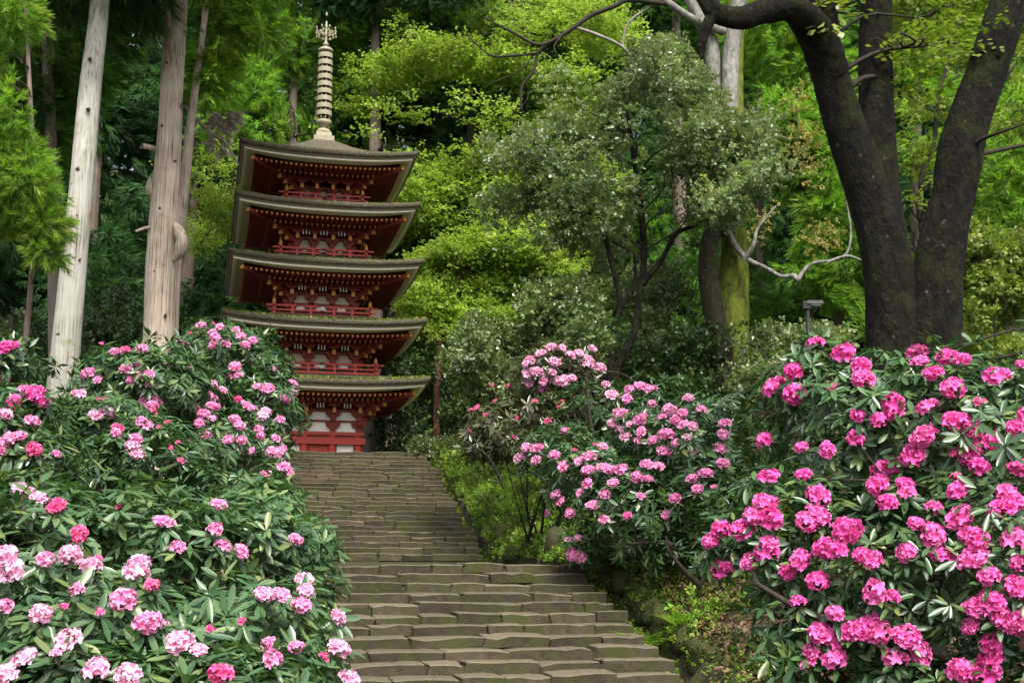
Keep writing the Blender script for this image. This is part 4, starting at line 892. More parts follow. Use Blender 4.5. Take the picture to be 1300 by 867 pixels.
sub_branch(big, org, [(1170, 800, 15.0, 70), (1178, 620, 15.0, 50), (1183, 500, 14.9, 40), (1184, 430, 14.9, 36.5), (1190, 350, 14.9, 32), (1200, 290, 14.9, 29), (1210, 250, 14.9, 27), (1219, 195, 14.9, 28.5), (1229, 155, 14.9, 26), (1249, 98, 14.9, 24), (1276, 18, 14.9, 23.5), (1305, -70, 14.9, 22), (1370, -260, 15, 15)], M_TRUNK_BIG, 70, 26, .06, 63, 'stem')
sub_branch(big, org, [(1056, 95, 14.65, 22), (1034, 40, 14.4, 22), (1004, 10, 14, 18), (970, 14, 13.8, 15), (940, 23, 13.7, 13.5), (912, 18, 13.6, 12), (900, 5, 13.6, 11), (880, -30, 13.6, 9)], M_TRUNK_BIG, 36, 20, .09, 64)
sub_branch(big, org, [(906, 18, 13.6, 9), (897, 35, 13.6, 7), (892, 55, 13.6, 5), (891, 70, 13.6, 3), (890, 77, 13.6, .6)], M_TRUNK_BIG, 14, 10, .10, 65, 'branch_stub')
for k, pts in enumerate(([(1215, 200, 14.9, 3), (1245, 178, 14.6, 2.4), (1280, 165, 14.2, 1.6), (1320, 150, 14, 1)], [(1222, 160, 14.9, 3), (1262, 120, 15.2, 2.2), (1290, 80, 15.5, 1.6)], [(1212, 205, 15, 3.5), (1250, 195, 15.4, 3), (1310, 182, 15.8, 2.2)])):
    sub_branch(big, org, pts, M_TWIG, 14, 7, .05, 67 + k)

# bare thin tree among the stems
b = gpt(1190, 22, -.1); org = np.array(b, float)
thin = add_tree('bare_tree', 'thin bare tree with tangled twigs seen between the dark stems', 'tree', b, [T([(1172, 560, 22, 4), (1178, 400, 22, 3.5), (1168, 240, 22, 3), (1186, 180, 22, 3), (1192, 120, 22, 2.6), (1215, 40, 22, 2), (1230, -40, 22, 1.5)], 26, 7, .05, 0, 71)], M_TWIG,
    [dict(lobes=flatlobes(8, (1130, 20, 1300, 290), 22, 14, rx=(18, 38), ry=(8, 16), d=(.3, .6), dy=1.2), n=420, templ=SPRAY, size=.34, mat=M_OLIVE, axis='layer', gap=0, f=3, shell=.8)], limbs=110, limb_r=.020, seed=71, limb_amount=1.25)

# ------------------------------------------------------------------ shrubs
def shrub(label, px, y, lobes, n, mat, size, seed, templ=None, **kw):
    b = gpt(px, y, -.1); top = lobes[0].c; path = catmull([b, (b + top) / 2 + [.05, 0, 0], top], 10)
    return add_tree('shrub', label, 'shrub', b, [(path, np.linspace(.04, .01, 10), 6)], M_TWIG, [dict(bushy(lobes, n, mat, size, **kw), **({'templ': templ} if templ else {}))], limbs=26, limb_r=.015, seed=seed)
shrub('yellow green leafy shrub against the outermost dark stem', 1265, 18, flatlobes(9, (1215, 300, 1310, 460), 18, 20, rx=(20, 36), ry=(8, 16), d=(.3, .6), dy=.7), 2300, M_OLIVE, .2, 81)
shrub('dull leafy shrub filling the shade between mossy trunk and lamp post', 985, 30, flatlobes(10, (945, 430, 1050, 540), 29, 18, rx=(22, 40), ry=(14, 22), d=(.5, .9), dy=1.2), 2600, M_HOLLY, .26, 82)
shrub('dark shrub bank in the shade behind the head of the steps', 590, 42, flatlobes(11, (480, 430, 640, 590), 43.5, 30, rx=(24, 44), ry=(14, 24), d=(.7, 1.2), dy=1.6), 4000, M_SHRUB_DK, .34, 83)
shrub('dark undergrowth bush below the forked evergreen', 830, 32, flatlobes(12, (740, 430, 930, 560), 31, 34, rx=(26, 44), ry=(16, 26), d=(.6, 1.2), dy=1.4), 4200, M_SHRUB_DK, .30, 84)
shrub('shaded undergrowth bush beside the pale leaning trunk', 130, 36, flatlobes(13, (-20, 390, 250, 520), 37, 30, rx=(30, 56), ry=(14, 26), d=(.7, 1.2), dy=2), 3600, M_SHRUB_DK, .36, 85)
shrub('small glossy shrub growing at the top corner of the steps', 545, 36.8, flatlobes(14, (528, 560, 600, 585), 36.8, 9, rx=(12, 22), ry=(7, 11), d=(.3, .5), dy=.4), 700, M_HOLLY_LT, .2, 86)
shrub('fresh green shrub between the thick reddish trunk and the pagoda eaves', 265, 40, flatlobes(15, (225, 200, 300, 420), 40, 16, rx=(18, 34), ry=(10, 18), d=(.5, 1), dy=1.2), 1900, M_MAPLE, .34, 87, templ=SPRAY)
shrub('green hedge like undergrowth behind the magenta rhododendron', 1245, 20, flatlobes(16, (1190, 420, 1330, 520), 20, 14, rx=(24, 40), ry=(14, 22), d=(.4, .8), dy=.8), 1500, M_OLIVE, .22, 88)
# dead twig cluster beside the top roof
b = gpt(296, 34, 0.0); org = b
dead = thing('dead_branch', 'withered greyish brown branch hanging beside the top roof', 'dead branch', P(262, 140, 33)); od = np.array(dead.location)
me, pts_ = crown_mesh('withered_foliage', [LB(272, 162, 33, 20, 14, .4), LB(260, 156, 33, 14, 10, .4), LB(288, 148, 33, 16, 8, .4), LB(278, 182, 33, 9, 11, .3)], 210, TUFT, .34, M_DEAD, np.random.default_rng(9), axis='cedar', up=-.9, gap=-.3, f=2, shell=.8, seed=90, org=od)
link('withered_foliage', me, dead)
link('branch', tubes('branch', [T([(235, 135, 32.3, 2.4), (262, 165, 32.6, 2), (285, 180, 32.8, 1.6), (303, 210, 33, 1)], 14, 6), T([(262, 165, 32.6, 1.6), (290, 150, 33, 1.2), (318, 138, 33, .7)], 10, 6)], M_TWIG_PALE, od), dead)

# ------------------------------------------------------------------ lamp post
b = gpt(1033, 22, -.1); lp = thing('lamp_post', 'slim dark lamp post with a small flat lamp head in the shade', 'lamp post', b); zt_ = P(1033, 386, 22)[2] - b[2]
m = MB(); m.lathe([(.06, 0), (.05, .1), (.045, .2), (.042, zt_)], 10); link('pole', m.mesh('pole', M_METAL, True), lp)
m = MB(); m.box((.12, 0, zt_ + .02), (.30, .18, .06), 0, .9); m.box((-.02, 0, zt_ - .02), (.12, .12, .14)); link('lamp_head', m.mesh('lamp_head', M_METAL), lp)
m = MB(); m.box((.14, 0, zt_ - .025), (.18, .13, .03)); link('lens', m.mesh('lens', M_GLASS), lp)

# ------------------------------------------------------------------ rhododendrons
def mk_truss(seed, nf=13, mat=None, spread=1.0, nm='flower_cluster'):
    """dome of wide open five lobed florets, radius about 1, axis +Z"""
    r = np.random.default_rng(seed); vs = []; fs = []; tv = []; rn = []
    for k in range(nf):
        u = (k + .5) / nf; ph = k * 2.39996 + r.normal(0, .25); cz = 1 - 1.28 * u * spread; cz = max(-.5, min(1, cz + r.normal(0, .06))); sz = math.sqrt(max(0, 1 - cz * cz))
        d = np.array([sz * math.cos(ph), sz * math.sin(ph), cz]); d = unit(d + r.normal(0, .12, 3)); c = d * r.uniform(.55, .76) * np.array([1, 1, .85]); R_ = r.uniform(.42, .60)
        a = unit(np.cross(d, [.3, .5, .8])); b_ = np.cross(d, a); base = len(vs); q = r.random(); off = r.uniform(0, 6.28)
        vs.append(c - d * .12); tv.append(0.0); K = 15
        for j in range(K):
            th = off + j * 2 * math.pi / K; vs.append(c + d * .08 + (math.cos(th) * a + math.sin(th) * b_) * R_ * .42); tv.append(.32)
        for j in range(K):
            th = off + j * 2 * math.pi / K + r.normal(0, .05); ph2 = j % 3; rr = R_ * ((.98, 1.08, .62)[ph2] + r.normal(0, .05)); vs.append(c + d * (.20 + r.normal(0, .075) + (-.02, -.06, .06)[ph2]) + (math.cos(th) * a + math.sin(th) * b_) * rr); tv.append((.95, 1.0, .65)[ph2])
        for j in range(K):
            j2 = (j + 1) % K; fs.append((base, base + 1 + j, base + 1 + j2, base + 1 + j2)); fs.append((base + 1 + j, base + 1 + K + j, base + 1 + K + j2, base + 1 + j2))
        rn += [q] * (1 + 2 * K)
    base = len(vs); nr, ns_ = 4, 8          # closed heart of the cluster
    for i in range(nr + 1):
        for j in range(ns_):
            la = -1.2 + 2.75 * i / nr; lo = 6.283 * j / ns_; vs.append(np.array([math.cos(la) * math.cos(lo), math.cos(la) * math.sin(lo), math.sin(la)]) * .42); tv.append(.3)
    for i in range(nr):
        for j in range(ns_): fs.append((base + i * ns_ + j, base + i * ns_ + (j + 1) % ns_, base + (i + 1) * ns_ + (j + 1) % ns_, base + (i + 1) * ns_ + j))
    rn += [.3] * (ns_ * (nr + 1))
    tri = [f[:3] if f[2] == f[3] else f for f in fs]
    me = bpy.data.meshes.new(nm); me.from_pydata([tuple(v) for v in vs], [], tri)
    for p in me.polygons: p.use_smooth = True
    for nm_, arr in (('tv', tv), ('rnd', rn)):
        at = me.attributes.new(nm_, 'FLOAT', 'POINT'); at.data.foreach_set('value', np.array(arr, dtype=np.float32))
    me.materials.append(mat); me.update(); return me
TRUSS = {}
for key, mat in (('m', FL_MAG), ('p', FL_PINK), ('w', FL_PALE), ('r', FL_RED)):
    TRUSS[key] = [mk_truss(200 + s, [14, 11, 16, 9, 13][s], mat, [1, .9, 1.05, .75, 1][s]) for s in range(5)]
BUD = {k: mk_truss(300, 5, m_, .45) for k, m_ in (('m', FL_RED), ('p', FL_RED), ('w', FL_PINK), ('r', FL_RED))}
def leaf_object_mesh(mat, seed):
    r = np.random.default_rng(seed); v, f = grid_leaf([(0, .012), (.10, .05), (.35, .12 * r.uniform(.85, 1.1)), (.65, .14 * r.uniform(.85, 1.1)), (.88, .085), (1, .006)], r.uniform(.03, .07), r.uniform(.08, .24))
    v[:, 0] += .05 * r.normal() * v[:, 1] ** 2; return np_mesh('leaf', v, f, mat, smooth=True)
LEAFOBJ = {k: [leaf_object_mesh(m_, s) for s in range(4)] for k, m_ in (('g', M_RH_P), ('b', M_RHB_P), ('l', M_RHL_P))}
LEAFMAT = {'g': M_RH, 'b': M_RHB, 'l': M_RHL}
def ray_lobes(px, py, lobes):
    d = ray(px, py); best = None
    for l in lobes:
        o = -l.c / l.r; dd = d / l.r; a = dd @ dd; b_ = o @ dd; c_ = o @ o - 1; disc = b_ * b_ - a * c_
        if disc >= 0:
            t = (-b_ - math.sqrt(disc)) / a
            if t > 0 and (best is None or t < best[0]): p = d * t; best = (t, p, unit((p - l.c) / l.r ** 2))
    if best: return best[1], best[2]
    l = min(lobes, key=lambda l: np.linalg.norm(np.cross(l.c, d)) / l.r.mean()); t = l.c @ d; p = d * t
    return p, unit((p - l.c) / l.r ** 2)
def whorls(pos, nrm, r, length, per=(7, 11), droop=(-.25, .45)):
    """rosettes of leaves round the tips: returns leaf base positions, frames, lengths, rosette index"""
    A = []; D = []; Nn = []; S = []; I = []
    for i in range(len(pos)):
        n = nrm[i]; ax = unit(n * .75 + np.array([0, 0, .55]) + r.normal(0, .22, 3)); a = unit(np.cross(ax, [.2, .9, .33])); b_ = np.cross(ax, a); k = r.integers(*per); o = r.uniform(0, 6.28)
        young = r.random() < .12
        for j in range(k):
            th = o + 6.283 * j / k + r.normal(0, .22); e = r.uniform(*droop) if not young else r.uniform(.5, 1.0)
            d = (math.cos(th) * a + math.sin(th) * b_) * math.cos(e) + ax * math.sin(e); A.append(pos[i] + d * .012 - ax * r.uniform(0, .05)); D.append(d + np.array([0, 0, -r.uniform(0, .25)])); Nn.append(ax * math.cos(e) - (math.cos(th) * a + math.sin(th) * b_) * math.sin(e) + r.normal(0, .15, 3)); S.append(length * r.uniform(.55, 1.2)); I.append(i)
    A, D, Nn = np.array(A), np.array(D), np.array(Nn); M = frames(D, Nn); return A, M, np.array(S), np.array(I)
def rhododendron(label, base, lobes, flowers, nwh, leaf_len, tr, key='g', seed=0, nleaf=300, stems=(), n_stem=40, inner=.35, front_bias=.62, base_mat=None, gap=-.75):
    """flowers: list of (px, py, kind letter, size factor)"""
    r = np.random.default_rng(seed); rp = random.Random(seed)
    root = thing('rhododendron_bush', label, 'rhododendron', base); org = np.asarray(base, float)
    fpos = []; fn = []
    for px, py, kd, sz in flowers:
        p, n = ray_lobes(px, py, lobes); v = unit(-p); n = unit(n * .8 + v * .35); p = p + n * tr * .3
        me = rp.choice(TRUSS[kd]) if sz > .62 else BUD[kd]
        o = link('flower_cluster', me, root); o.location = tuple(p - org); s_ = tr * sz * rp.uniform(.9, 1.1) * (1 if sz > .62 else .9); o.scale = (s_ * rp.uniform(.85, 1.2), s_ * rp.uniform(.85, 1.15), s_ * rp.uniform(.62, .95))
        ax = unit(n * .8 + np.array([0, 0, .75]) + r.normal(0, .18, 3)); o.rotation_euler = (Vector(ax).to_track_quat('Z', 'Y') @ Matrix.Rotation(rp.uniform(0, 6.28), 4, 'Z').to_quaternion()).to_euler()
        fpos.append(p - ax * s_ * .35); fn.append(n)
    # leaf rosettes on the lobes' outside, more of them towards the open side
    p, n = lobe_points(lobes, int(nwh * 2.2), r, .30, gap, 2.2, seed)
    facing = np.einsum('ij,ij->i', n, unit(-p)); inside = np.zeros(len(p), bool)
    for l in lobes: inside |= ((((p - l.c) / l.r) ** 2).sum(1) < .52)
    k = (~inside) & (r.random(len(p)) < np.where(facing > -.15, 1.0, 1 - front_bias)) & (p[:, 2] > gz(p[:, 0], p[:, 1]) + .05); p, n = p[k][:nwh], n[k][:nwh]
    if len(fpos): p = np.vstack([np.array(fpos), p]); n = np.vstack([np.array(fn), n])
    A, M, S, I = whorls(p, n, r, leaf_len)
    dist = np.linalg.norm(A, axis=1); face = np.einsum('ij,ij->i', n[I], unit(-A)); pxs = 650 + F * A[:, 0] / (A[:, 1] * CP + A[:, 2] * SP); pys = 433.5 - F * (A[:, 2] * CP - A[:, 1] * SP) / (A[:, 1] * CP + A[:, 2] * SP)
    score = S / dist * (.25 + np.clip(face, 0, 1)) * np.where((pxs > 0) & (pxs < 1300) & (pys > 0) & (pys < 867), 1, .05)
    order = np.argsort(-score); big_ = order[:nleaf]; rest = order[nleaf:]
    for i in big_:
        o = link('leaf', LEAFOBJ[key][i % 4], root); q = Matrix(M[i].tolist()).to_4x4() @ Matrix.Scale(float(S[i]), 4); q.translation = Vector((A[i] - org).tolist()); o.matrix_local = q
    tv, tf = LEAF_HI if leaf_len / np.median(dist) * F > 19 else LEAF_LO
    parts = [scatter(tv, tf, A[rest], M[rest], S[rest], r.random(len(rest)))]
    # shaded leaves inside
    ni = int(nwh * inner * 2); pi_, n2 = lobe_points([Lobe(l.c, l.r * .72) for l in lobes], ni, r, .5, -9, 2, seed + 1); k = pi_[:, 2] > gz(pi_[:, 0], pi_[:, 1]) + .05; pi_, n2 = pi_[k], n2[k]
    A2, M2, S2, _ = whorls(pi_, n2, r, leaf_len, (5, 7)); parts.append(scatter(*LEAF_LO, A2, M2, S2, r.random(len(A2))))
    v, f, at = join(parts); link('foliage', np_mesh('foliage', v, f, LEAFMAT[key], at, smooth=True, org=org), root, kind='stuff')
    # crooked stems from the ground to the tips
    items = []; idx = r.choice(len(p), min(n_stem, len(p)), replace=False); nb = 6; mains = []
    for q in range(nb):
        l = lobes[r.integers(0, len(lobes))]; tip = l.c + r.normal(0, .25, 3) * l.r; bb = org + np.array([r.normal(0, .22), r.normal(0, .18), -.1]); mid = (bb + tip) / 2 + r.normal(0, .12, 3) * np.linalg.norm(tip - bb)
        path = catmull([bb, bb * .7 + mid * .3 + np.array([0, 0, .15]), mid, tip], 14); L = np.linalg.norm(tip - bb); mains.append(path); items.append((path, np.linspace(.012 + .007 * L, .008, 14), 7, .12, 0, q))
    for i in idx:
        m_ = min(mains, key=lambda q: np.min(np.linalg.norm(q - p[i], axis=1))); j = int(np.argmin(np.linalg.norm(m_ - p[i], axis=1) + .3 * (m_[:, 2] > p[i][2]))); a = m_[j]; mid = (a + p[i]) / 2 + r.normal(0, .10, 3) * np.linalg.norm(p[i] - a) - np.array([0, 0, .06])
        items.append((catmull([a, mid, p[i]], 8), np.linspace(.016, .006, 8), 5))
    for pts in stems: a_, r_ = pxpath(pts, 16); items.append((a_, r_, 6, .06, 0, 3))
    link('stem', tubes('stem', items, base_mat or M_TWIG, org), root)
    return root
def fl(ox, oy, sc, pts, kd, size=1.0, jit=0):
    out = []
    for q in pts:
        k = q[2] if len(q) > 2 else kd; s_ = q[3] if len(q) > 3 else size * random.uniform(.85, 1.15); out.append((ox + q[0] / sc, oy + q[1] / sc, k, s_))
    return out
R1F = fl(880, 420, 1.94, [(302, 37), (375, 65), (250, 103), (205, 140), (255, 160), (415, 90), (420, 122), (555, 60), (560, 82), (595, 110), (625, 70), (663, 76), (747, 118), (640, 145), (580, 190), (490, 185), (455, 220), (500, 205), (570, 260), (650, 225), (690, 245), (735, 270), (790, 240), (182, 272), (333, 292), (545, 303), (490, 330), (465, 345), (680, 295), (400, 265, 'm', .7), (405, 210, 'm', .7), (270, 285, 'm', .7), (270, 360, 'm', .7), (190, 365), (305, 410), (455, 387), (525, 405), (478, 428), (655, 395), (770, 405), (800, 345), (705, 340), (180, 425), (155, 455), (195, 465), (125, 490), (70, 492), (47, 517, 'm', .8), (278, 470), (300, 455), (382, 495), (190, 520), (182, 545), (142, 565), (70, 583), (233, 590, 'm', .8), (355, 540), (330, 538), (438, 565), (415, 555, 'm', .7), (522, 548), (585, 505), (660, 463), (700, 515), (680, 505), (605, 550), (690, 560), (590, 440, 'm', .7), (550, 480), (787, 518), (805, 570), (730, 605), (450, 640), (490, 655, 'm', .8), (310, 615), (257, 670, 'm', .7), (352, 693, 'm', .8), (315, 745), (290, 785), (350, 810), (395, 735), (430, 728), (455, 740), (525, 748), (557, 787), (497, 812), (355, 757, 'm', .75), (285, 825, 'm', .8), (700, 680), (735, 665), (755, 700), (800, 715), (800, 630), (735, 765), (735, 795), (720, 840), (655, 838), (685, 725, 'm', .8), (270, 565), (705, 180, 'm', .6), (640, 300, 'm', .6), (520, 385, 'm', .8), (760, 440), (785, 425), (650, 365, 'm', .6), (345, 145, 'm', .6), (835, 330), (840, 480), (830, 560), (850, 660), (840, 760), (820, 215), (805, 90, 'm', .7)], 'm')
def lobes_of(*a): return [LB(*q) for q in a]
R1L = lobes_of((1100, 560, 10.6, 130, 105, .95), (1220, 560, 10.2, 130, 110, 1.0), (1040, 500, 10.8, 70, 62, .6), (990, 680, 10.0, 90, 90, .75), (1110, 740, 9.7, 130, 130, .9), (1240, 740, 9.6, 120, 150, .95), (930, 690, 10.0, 50, 40, .4), (1330, 640, 10.2, 80, 190, .9), (1000, 790, 9.7, 80, 70, .6), (1180, 870, 9.6, 220, 80, .8), (1035, 450, 10.8, 36, 24, .3), (1180, 475, 10.5, 70, 34, .5), (1265, 490, 10.4, 50, 36, .5))
rhododendron('large rhododendron thick with magenta flower clusters below the massive dark tree', gpt(1130, 10.3, -.05), R1L, R1F, 1350, .136, .088, 'g', 401, n_stem=60,
    stems=[[(1120, 800, 9.0, 9), (1060, 790, 9.1, 7), (1010, 770, 9.2, 5), (960, 740, 9.3, 3)], [(1200, 830, 9.0, 9), (1130, 805, 9.0, 7), (1080, 800, 9.0, 5)]])
R2A = fl(540, 420, 2.89, [(665, 200, 'w'), (685, 235, 'w'), (750, 218), (740, 250), (790, 205), (812, 213), (830, 222), (835, 272), (713, 303), (725, 300), (800, 320), (790, 328), (752, 345, 'w'), (690, 335, 'w'), (720, 365, 'w'), (740, 388, 'w'), (795, 370), (785, 402), (838, 402), (897, 292, 'w'), (870, 318), (893, 378), (880, 378), (920, 330), (945, 345), (980, 350, 'w'), (965, 250, 'w'), (1010, 292), (1095, 340), (1090, 380), (1090, 430), (1075, 430), (975, 440), (990, 430), (900, 443, 'm', .8), (920, 410), (870, 435), (648, 428), (595, 465), (610, 460), (562, 480), (610, 517), (598, 515), (650, 505), (665, 508), (508, 497), (477, 457), (425, 432), (405, 430), (372, 427), (360, 463, 'w'), (345, 465, 'w'), (412, 475), (513, 372), (600, 562), (572, 597), (480, 595), (497, 620), (535, 668), (620, 637), (660, 600), (657, 690), (690, 560), (720, 513), (680, 515), (810, 495), (845, 505), (855, 500), (815, 545), (775, 540), (790, 605), (740, 675, 'm', .75), (890, 672), (555, 820), (570, 825), (540, 815), (527, 765, 'w', .7), (1000, 580), (1030, 525), (1060, 577, 'p', .7), (920, 615), (980, 545), (1090, 490), (450, 663, 'p', .7), (560, 760, 'w', .7), (960, 390, 'w'), (945, 305), (550, 440, 'p', .6), (620, 420, 'r', .5), (700, 240, 'r', .5)], 'p')
R2L = lobes_of((800, 530, 21.5, 85, 55, 1.4), (870, 560, 20.5, 85, 70, 1.4), (745, 600, 21, 70, 60, 1.2), (800, 640, 20, 80, 60, 1.2), (900, 640, 19.5, 70, 60, 1.1), (920, 520, 20.5, 50, 40, 1.0), (694, 570, 23, 38, 30, .8), (830, 500, 21.5, 50, 28, .9), (718, 605, 22, 26, 34, .7), (740, 690, 20.5, 30, 24, .5), (860, 700, 19.2, 50, 34, .7), (960, 560, 20.5, 40, 50, .9))
rhododendron('rhododendron with soft pink flower clusters on bare crooked stems beside the landing', gpt(820, 21.0, -.05), R2L, R2A, 1250, .18, .094, 'g', 402, n_stem=80, gap=-.45, front_bias=.7,
    stems=[[(757, 640, 20.6, 2.2), (752, 560, 20.6, 2), (748, 520, 20.6, 1.6), (744, 480, 20.8, 1.2)], [(890, 745, 18.6, 4), (870, 725, 18.5, 3), (850, 700, 18.4, 2), (845, 680, 18.4, 1.4)], [(888, 745, 18.6, 3), (905, 710, 18.5, 2.4), (912, 690, 18.4, 1.5)], [(860, 695, 18.8, 5), (840, 688, 18.9, 3), (800, 690, 19, 2)]])
R3F = fl(540, 420, 2.89, [(428, 83), (418, 88), (463, 65), (500, 68), (530, 92), (563, 85), (610, 72), (378, 117), (390, 110), (377, 152), (408, 148), (420, 150), (465, 150), (383, 190), (435, 178, 'p'), (432, 208, 'p'), (595, 108), (590, 125), (605, 128), (630, 135), (642, 132), (510, 180), (537, 170), (485, 180), (475, 115)], 'w') + \
    fl(540, 420, 2.89, [(170, 295), (220, 310), (260, 260), (310, 200), (485, 280), (500, 260), (325, 390, 'p'), (162, 368, 'p'), (190, 285), (250, 205), (340, 320), (450, 330), (400, 260)], 'r', .55)
R3L = lobes_of((705, 475, 25, 62, 38, 1.2), (680, 530, 25, 62, 42, 1.2), (630, 545, 25.5, 46, 36, 1.0), (740, 500, 25, 42, 40, 1.0), (612, 565, 25.5, 30, 20, .7), (660, 560, 25, 46, 26, .9), (735, 465, 25, 32, 18, .7))
rhododendron('bronze leaved rhododendron topped with whitish pink flowers above the mossy bank', gpt(690, 26.6, -.05), R3L, R3F, 620, .18, .106, 'b', 403, n_stem=60, gap=-.4, base_mat=M_TWIG,
    stems=[[(755, 560, 24, 2), (748, 520, 24, 1.8), (744, 490, 24, 1.4)], [(640, 620, 24.5, 2), (620, 580, 24.3, 1.6), (590, 560, 24.2, 1)], [(760, 470, 24.5, 1.4), (790, 475, 24.3, 1.2), (812, 490, 24.2, .8)]])
L3F = fl(0, 400, 3.25, [(832, 47), (908, 55), (742, 117), (775, 130), (878, 75), (895, 100), (885, 92), (932, 122), (972, 68), (990, 92), (1010, 125), (1040, 108), (880, 125), (970, 212), (960, 250), (990, 252), (870, 282), (915, 308, 'w'), (1065, 298), (1108, 300), (1207, 283), (1205, 325), (1170, 345), (875, 340), (855, 325), (887, 385), (870, 380), (775, 350), (765, 345), (800, 362), (745, 385), (710, 367), (770, 372), (810, 393), (840, 410), (825, 447), (878, 430), (965, 432), (985, 457), (1015, 375), (1033, 388), (1022, 384), (1095, 402, 'w'), (1080, 418, 'w'), (1155, 435), (1065, 472), (1075, 500), (995, 515), (940, 512), (843, 508), (860, 500), (830, 505), (797, 520), (1135, 510), (1150, 560), (1135, 568), (1120, 565), (1165, 550), (1105, 665), (1165, 630), (1180, 640), (1190, 655), (930, 560), (845, 635), (785, 620), (755, 645), (700, 180), (795, 225), (690, 210), (985, 348, 'r', .7), (730, 280), (1100, 310), (1125, 220, 'w', .7), (790, 75, 'r', .5), (880, 38, 'r', .5), (1040, 560, 'p', .7)], 'p')
L3L = lobes_of((300, 470, 20.5, 66, 52, 1.3), (335, 520, 19.5, 48, 50, 1.1), (255, 500, 20, 60, 50, 1.2), (290, 560, 18.5, 75, 50, 1.2), (345, 575, 18.5, 36, 46, .9), (280, 432, 21, 44, 26, .9), (220, 540, 19, 60, 50, 1.1), (345, 470, 20.5, 30, 30, .8), (330, 440, 21, 24, 22, .6), (350, 620, 17.5, 32, 36, .8))
rhododendron('tall pink rhododendron crowding the front of the pagoda and head of the steps', gpt(285, 19.8, -.05), L3L, L3F, 1150, .165, .078, 'g', 404, n_stem=60, gap=-.55)
L2F = fl(0, 400, 3.25, [(545, 535), (560, 515, 'p'), (545, 545, 'w'), (565, 572, 'w'), (585, 452, 'p'), (600, 458), (485, 470, 'r', .8), (480, 492), (632, 400, 'r'), (625, 380), (597, 350), (635, 340), (650, 360), (545, 263), (570, 245), (520, 222), (615, 245), (618, 285), (570, 205), (478, 158), (520, 148, 'r', .7), (585, 147), (408, 265), (370, 238), (360, 240), (335, 335, 'w'), (320, 332, 'w'), (385, 413, 'w'), (395, 418, 'w'), (442, 408, 'w'), (450, 412, 'w'), (655, 470, 'r', .55), (690, 450, 'r', .5), (420, 125, 'r', .45), (700, 550, 'r', .55), (740, 600, 'r', .6), (730, 530, 'r', .5), (440, 350, 'r', .55), (410, 355, 'r', .55)], 'p', .9)
L2L = lobes_of((190, 490, 17.5, 80, 50, 1.2), (150, 480, 17.5, 60, 40, 1.0), (215, 470, 18, 46, 44, .9), (130, 550, 16, 80, 50, 1.2), (190, 590, 15, 90, 56, 1.2), (80, 560, 15.5, 60, 46, 1.0), (120, 620, 14, 90, 46, 1.1), (250, 640, 14.5, 80, 50, 1.1), (320, 660, 15, 56, 46, .9))
rhododendron('broad dark leaved rhododendron with few pink flowers at the foot of the reddish trunk', gpt(150, 16.2, -.05), L2L, L2F, 1400, .165, .086, 'g', 405, n_stem=60, gap=-.7)
L0F = fl(0, 400, 3.25, [(15, 140), (35, 130), (62, 128, 'r', .6), (65, 350), (55, 362), (60, 375), (125, 330), (115, 320), (165, 360), (155, 355), (130, 442, 'p'), (120, 440, 'p'), (45, 525, 'p'), (85, 505, 'p'), (10, 545, 'p'), (30, 560, 'p'), (140, 555, 'r'), (228, 572, 'p', .7), (5, 245, 'p'), (95, 310, 'p', .7), (20, 415, 'w', .8), (148, 318)], 'm', .95)
L0L = lobes_of((15, 460, 13, 46, 30, .55), (30, 520, 12.5, 50, 36, .6), (0, 560, 12, 60, 44, .7), (60, 580, 12, 46, 36, .6), (-40, 500, 13, 60, 70, .8))
rhododendron('small rhododendron with deep pink flower heads below the young yellowish cedar', gpt(10, 12.5, -.05), L0L, L0F, 380, .150, .082, 'g', 406, n_stem=36)
L1F = fl(0, 620, 2.826, [(250, 240), (327, 290), (160, 255, 'p', .8), (18, 245), (40, 295), (207, 65, 'r', .75), (190, 80, 'r', .7), (280, 167, 'r', .75), (418, 78, 'r', .4), (580, 122, 'p', .8), (600, 128, 'w', .7), (780, 65, 'p', .85), (767, 152, 'p', .8), (635, 212, 'p', .8), (795, 207, 'p', .8), (857, 225, 'p', .8), (497, 278), (485, 315), (540, 355, 'r', .75), (440, 408, 'p', 1.0), (275, 370, 'p', .7), (150, 455), (240, 545), (90, 617), (200, 605, 'w', .6), (345, 660, 'w', 1.15), (460, 680), (15, 680), (525, 485, 'p', .95), (575, 490, 'w', .6), (640, 565), (712, 590, 'w', .75), (790, 672, 'r', 1.0), (945, 385, 'p', .9), (1000, 388, 'p', .9), (1085, 335), (1090, 375), (1075, 425, 'p', .9), (1055, 185, 'p', .8), (1205, 460, 'w', .8), (1210, 577, 'w', .9), (1155, 610, 'r', .6), (1240, 680, 'w', .9), (965, 560, 'p', .8), (1060, 575, 'p', .7), (975, 625, 'p', .8), (20, 430, 'p', .7), (230, 432, 'p', .5), (865, 480, 'r', .5), (355, 450, 'p', .6), (140, 45, 'w', .8), (345, 255, 'p', .6), (790, 320, 'r', .5), (80, 10, 'w', 1), (755, 505, 'p', .55)], 'w')
L1L = lobes_of((60, 720, 7.4, 130, 90, .75), (200, 700, 8.0, 120, 80, .75), (320, 700, 8.8, 95, 70, .75), (120, 810, 7.0, 150, 90, .7), (280, 800, 7.4, 130, 90, .7), (385, 780, 8.0, 60, 70, .5), (380, 720, 9.0, 50, 60, .5), (180, 890, 6.6, 240, 80, .6), (380, 860, 7.4, 66, 70, .5), (30, 640, 8.2, 80, 40, .5), (-40, 760, 7.2, 90, 140, .7), (330, 645, 9.8, 60, 36, .6), (400, 690, 9.6, 22, 30, .3))
rhododendron('near rhododendron with large pale pink flower heads beside the bottom steps', gpt(200, 7.6, -.05), L1L, L1F, 1450, .125, .064, 'l', 407, n_stem=50, gap=-.9)

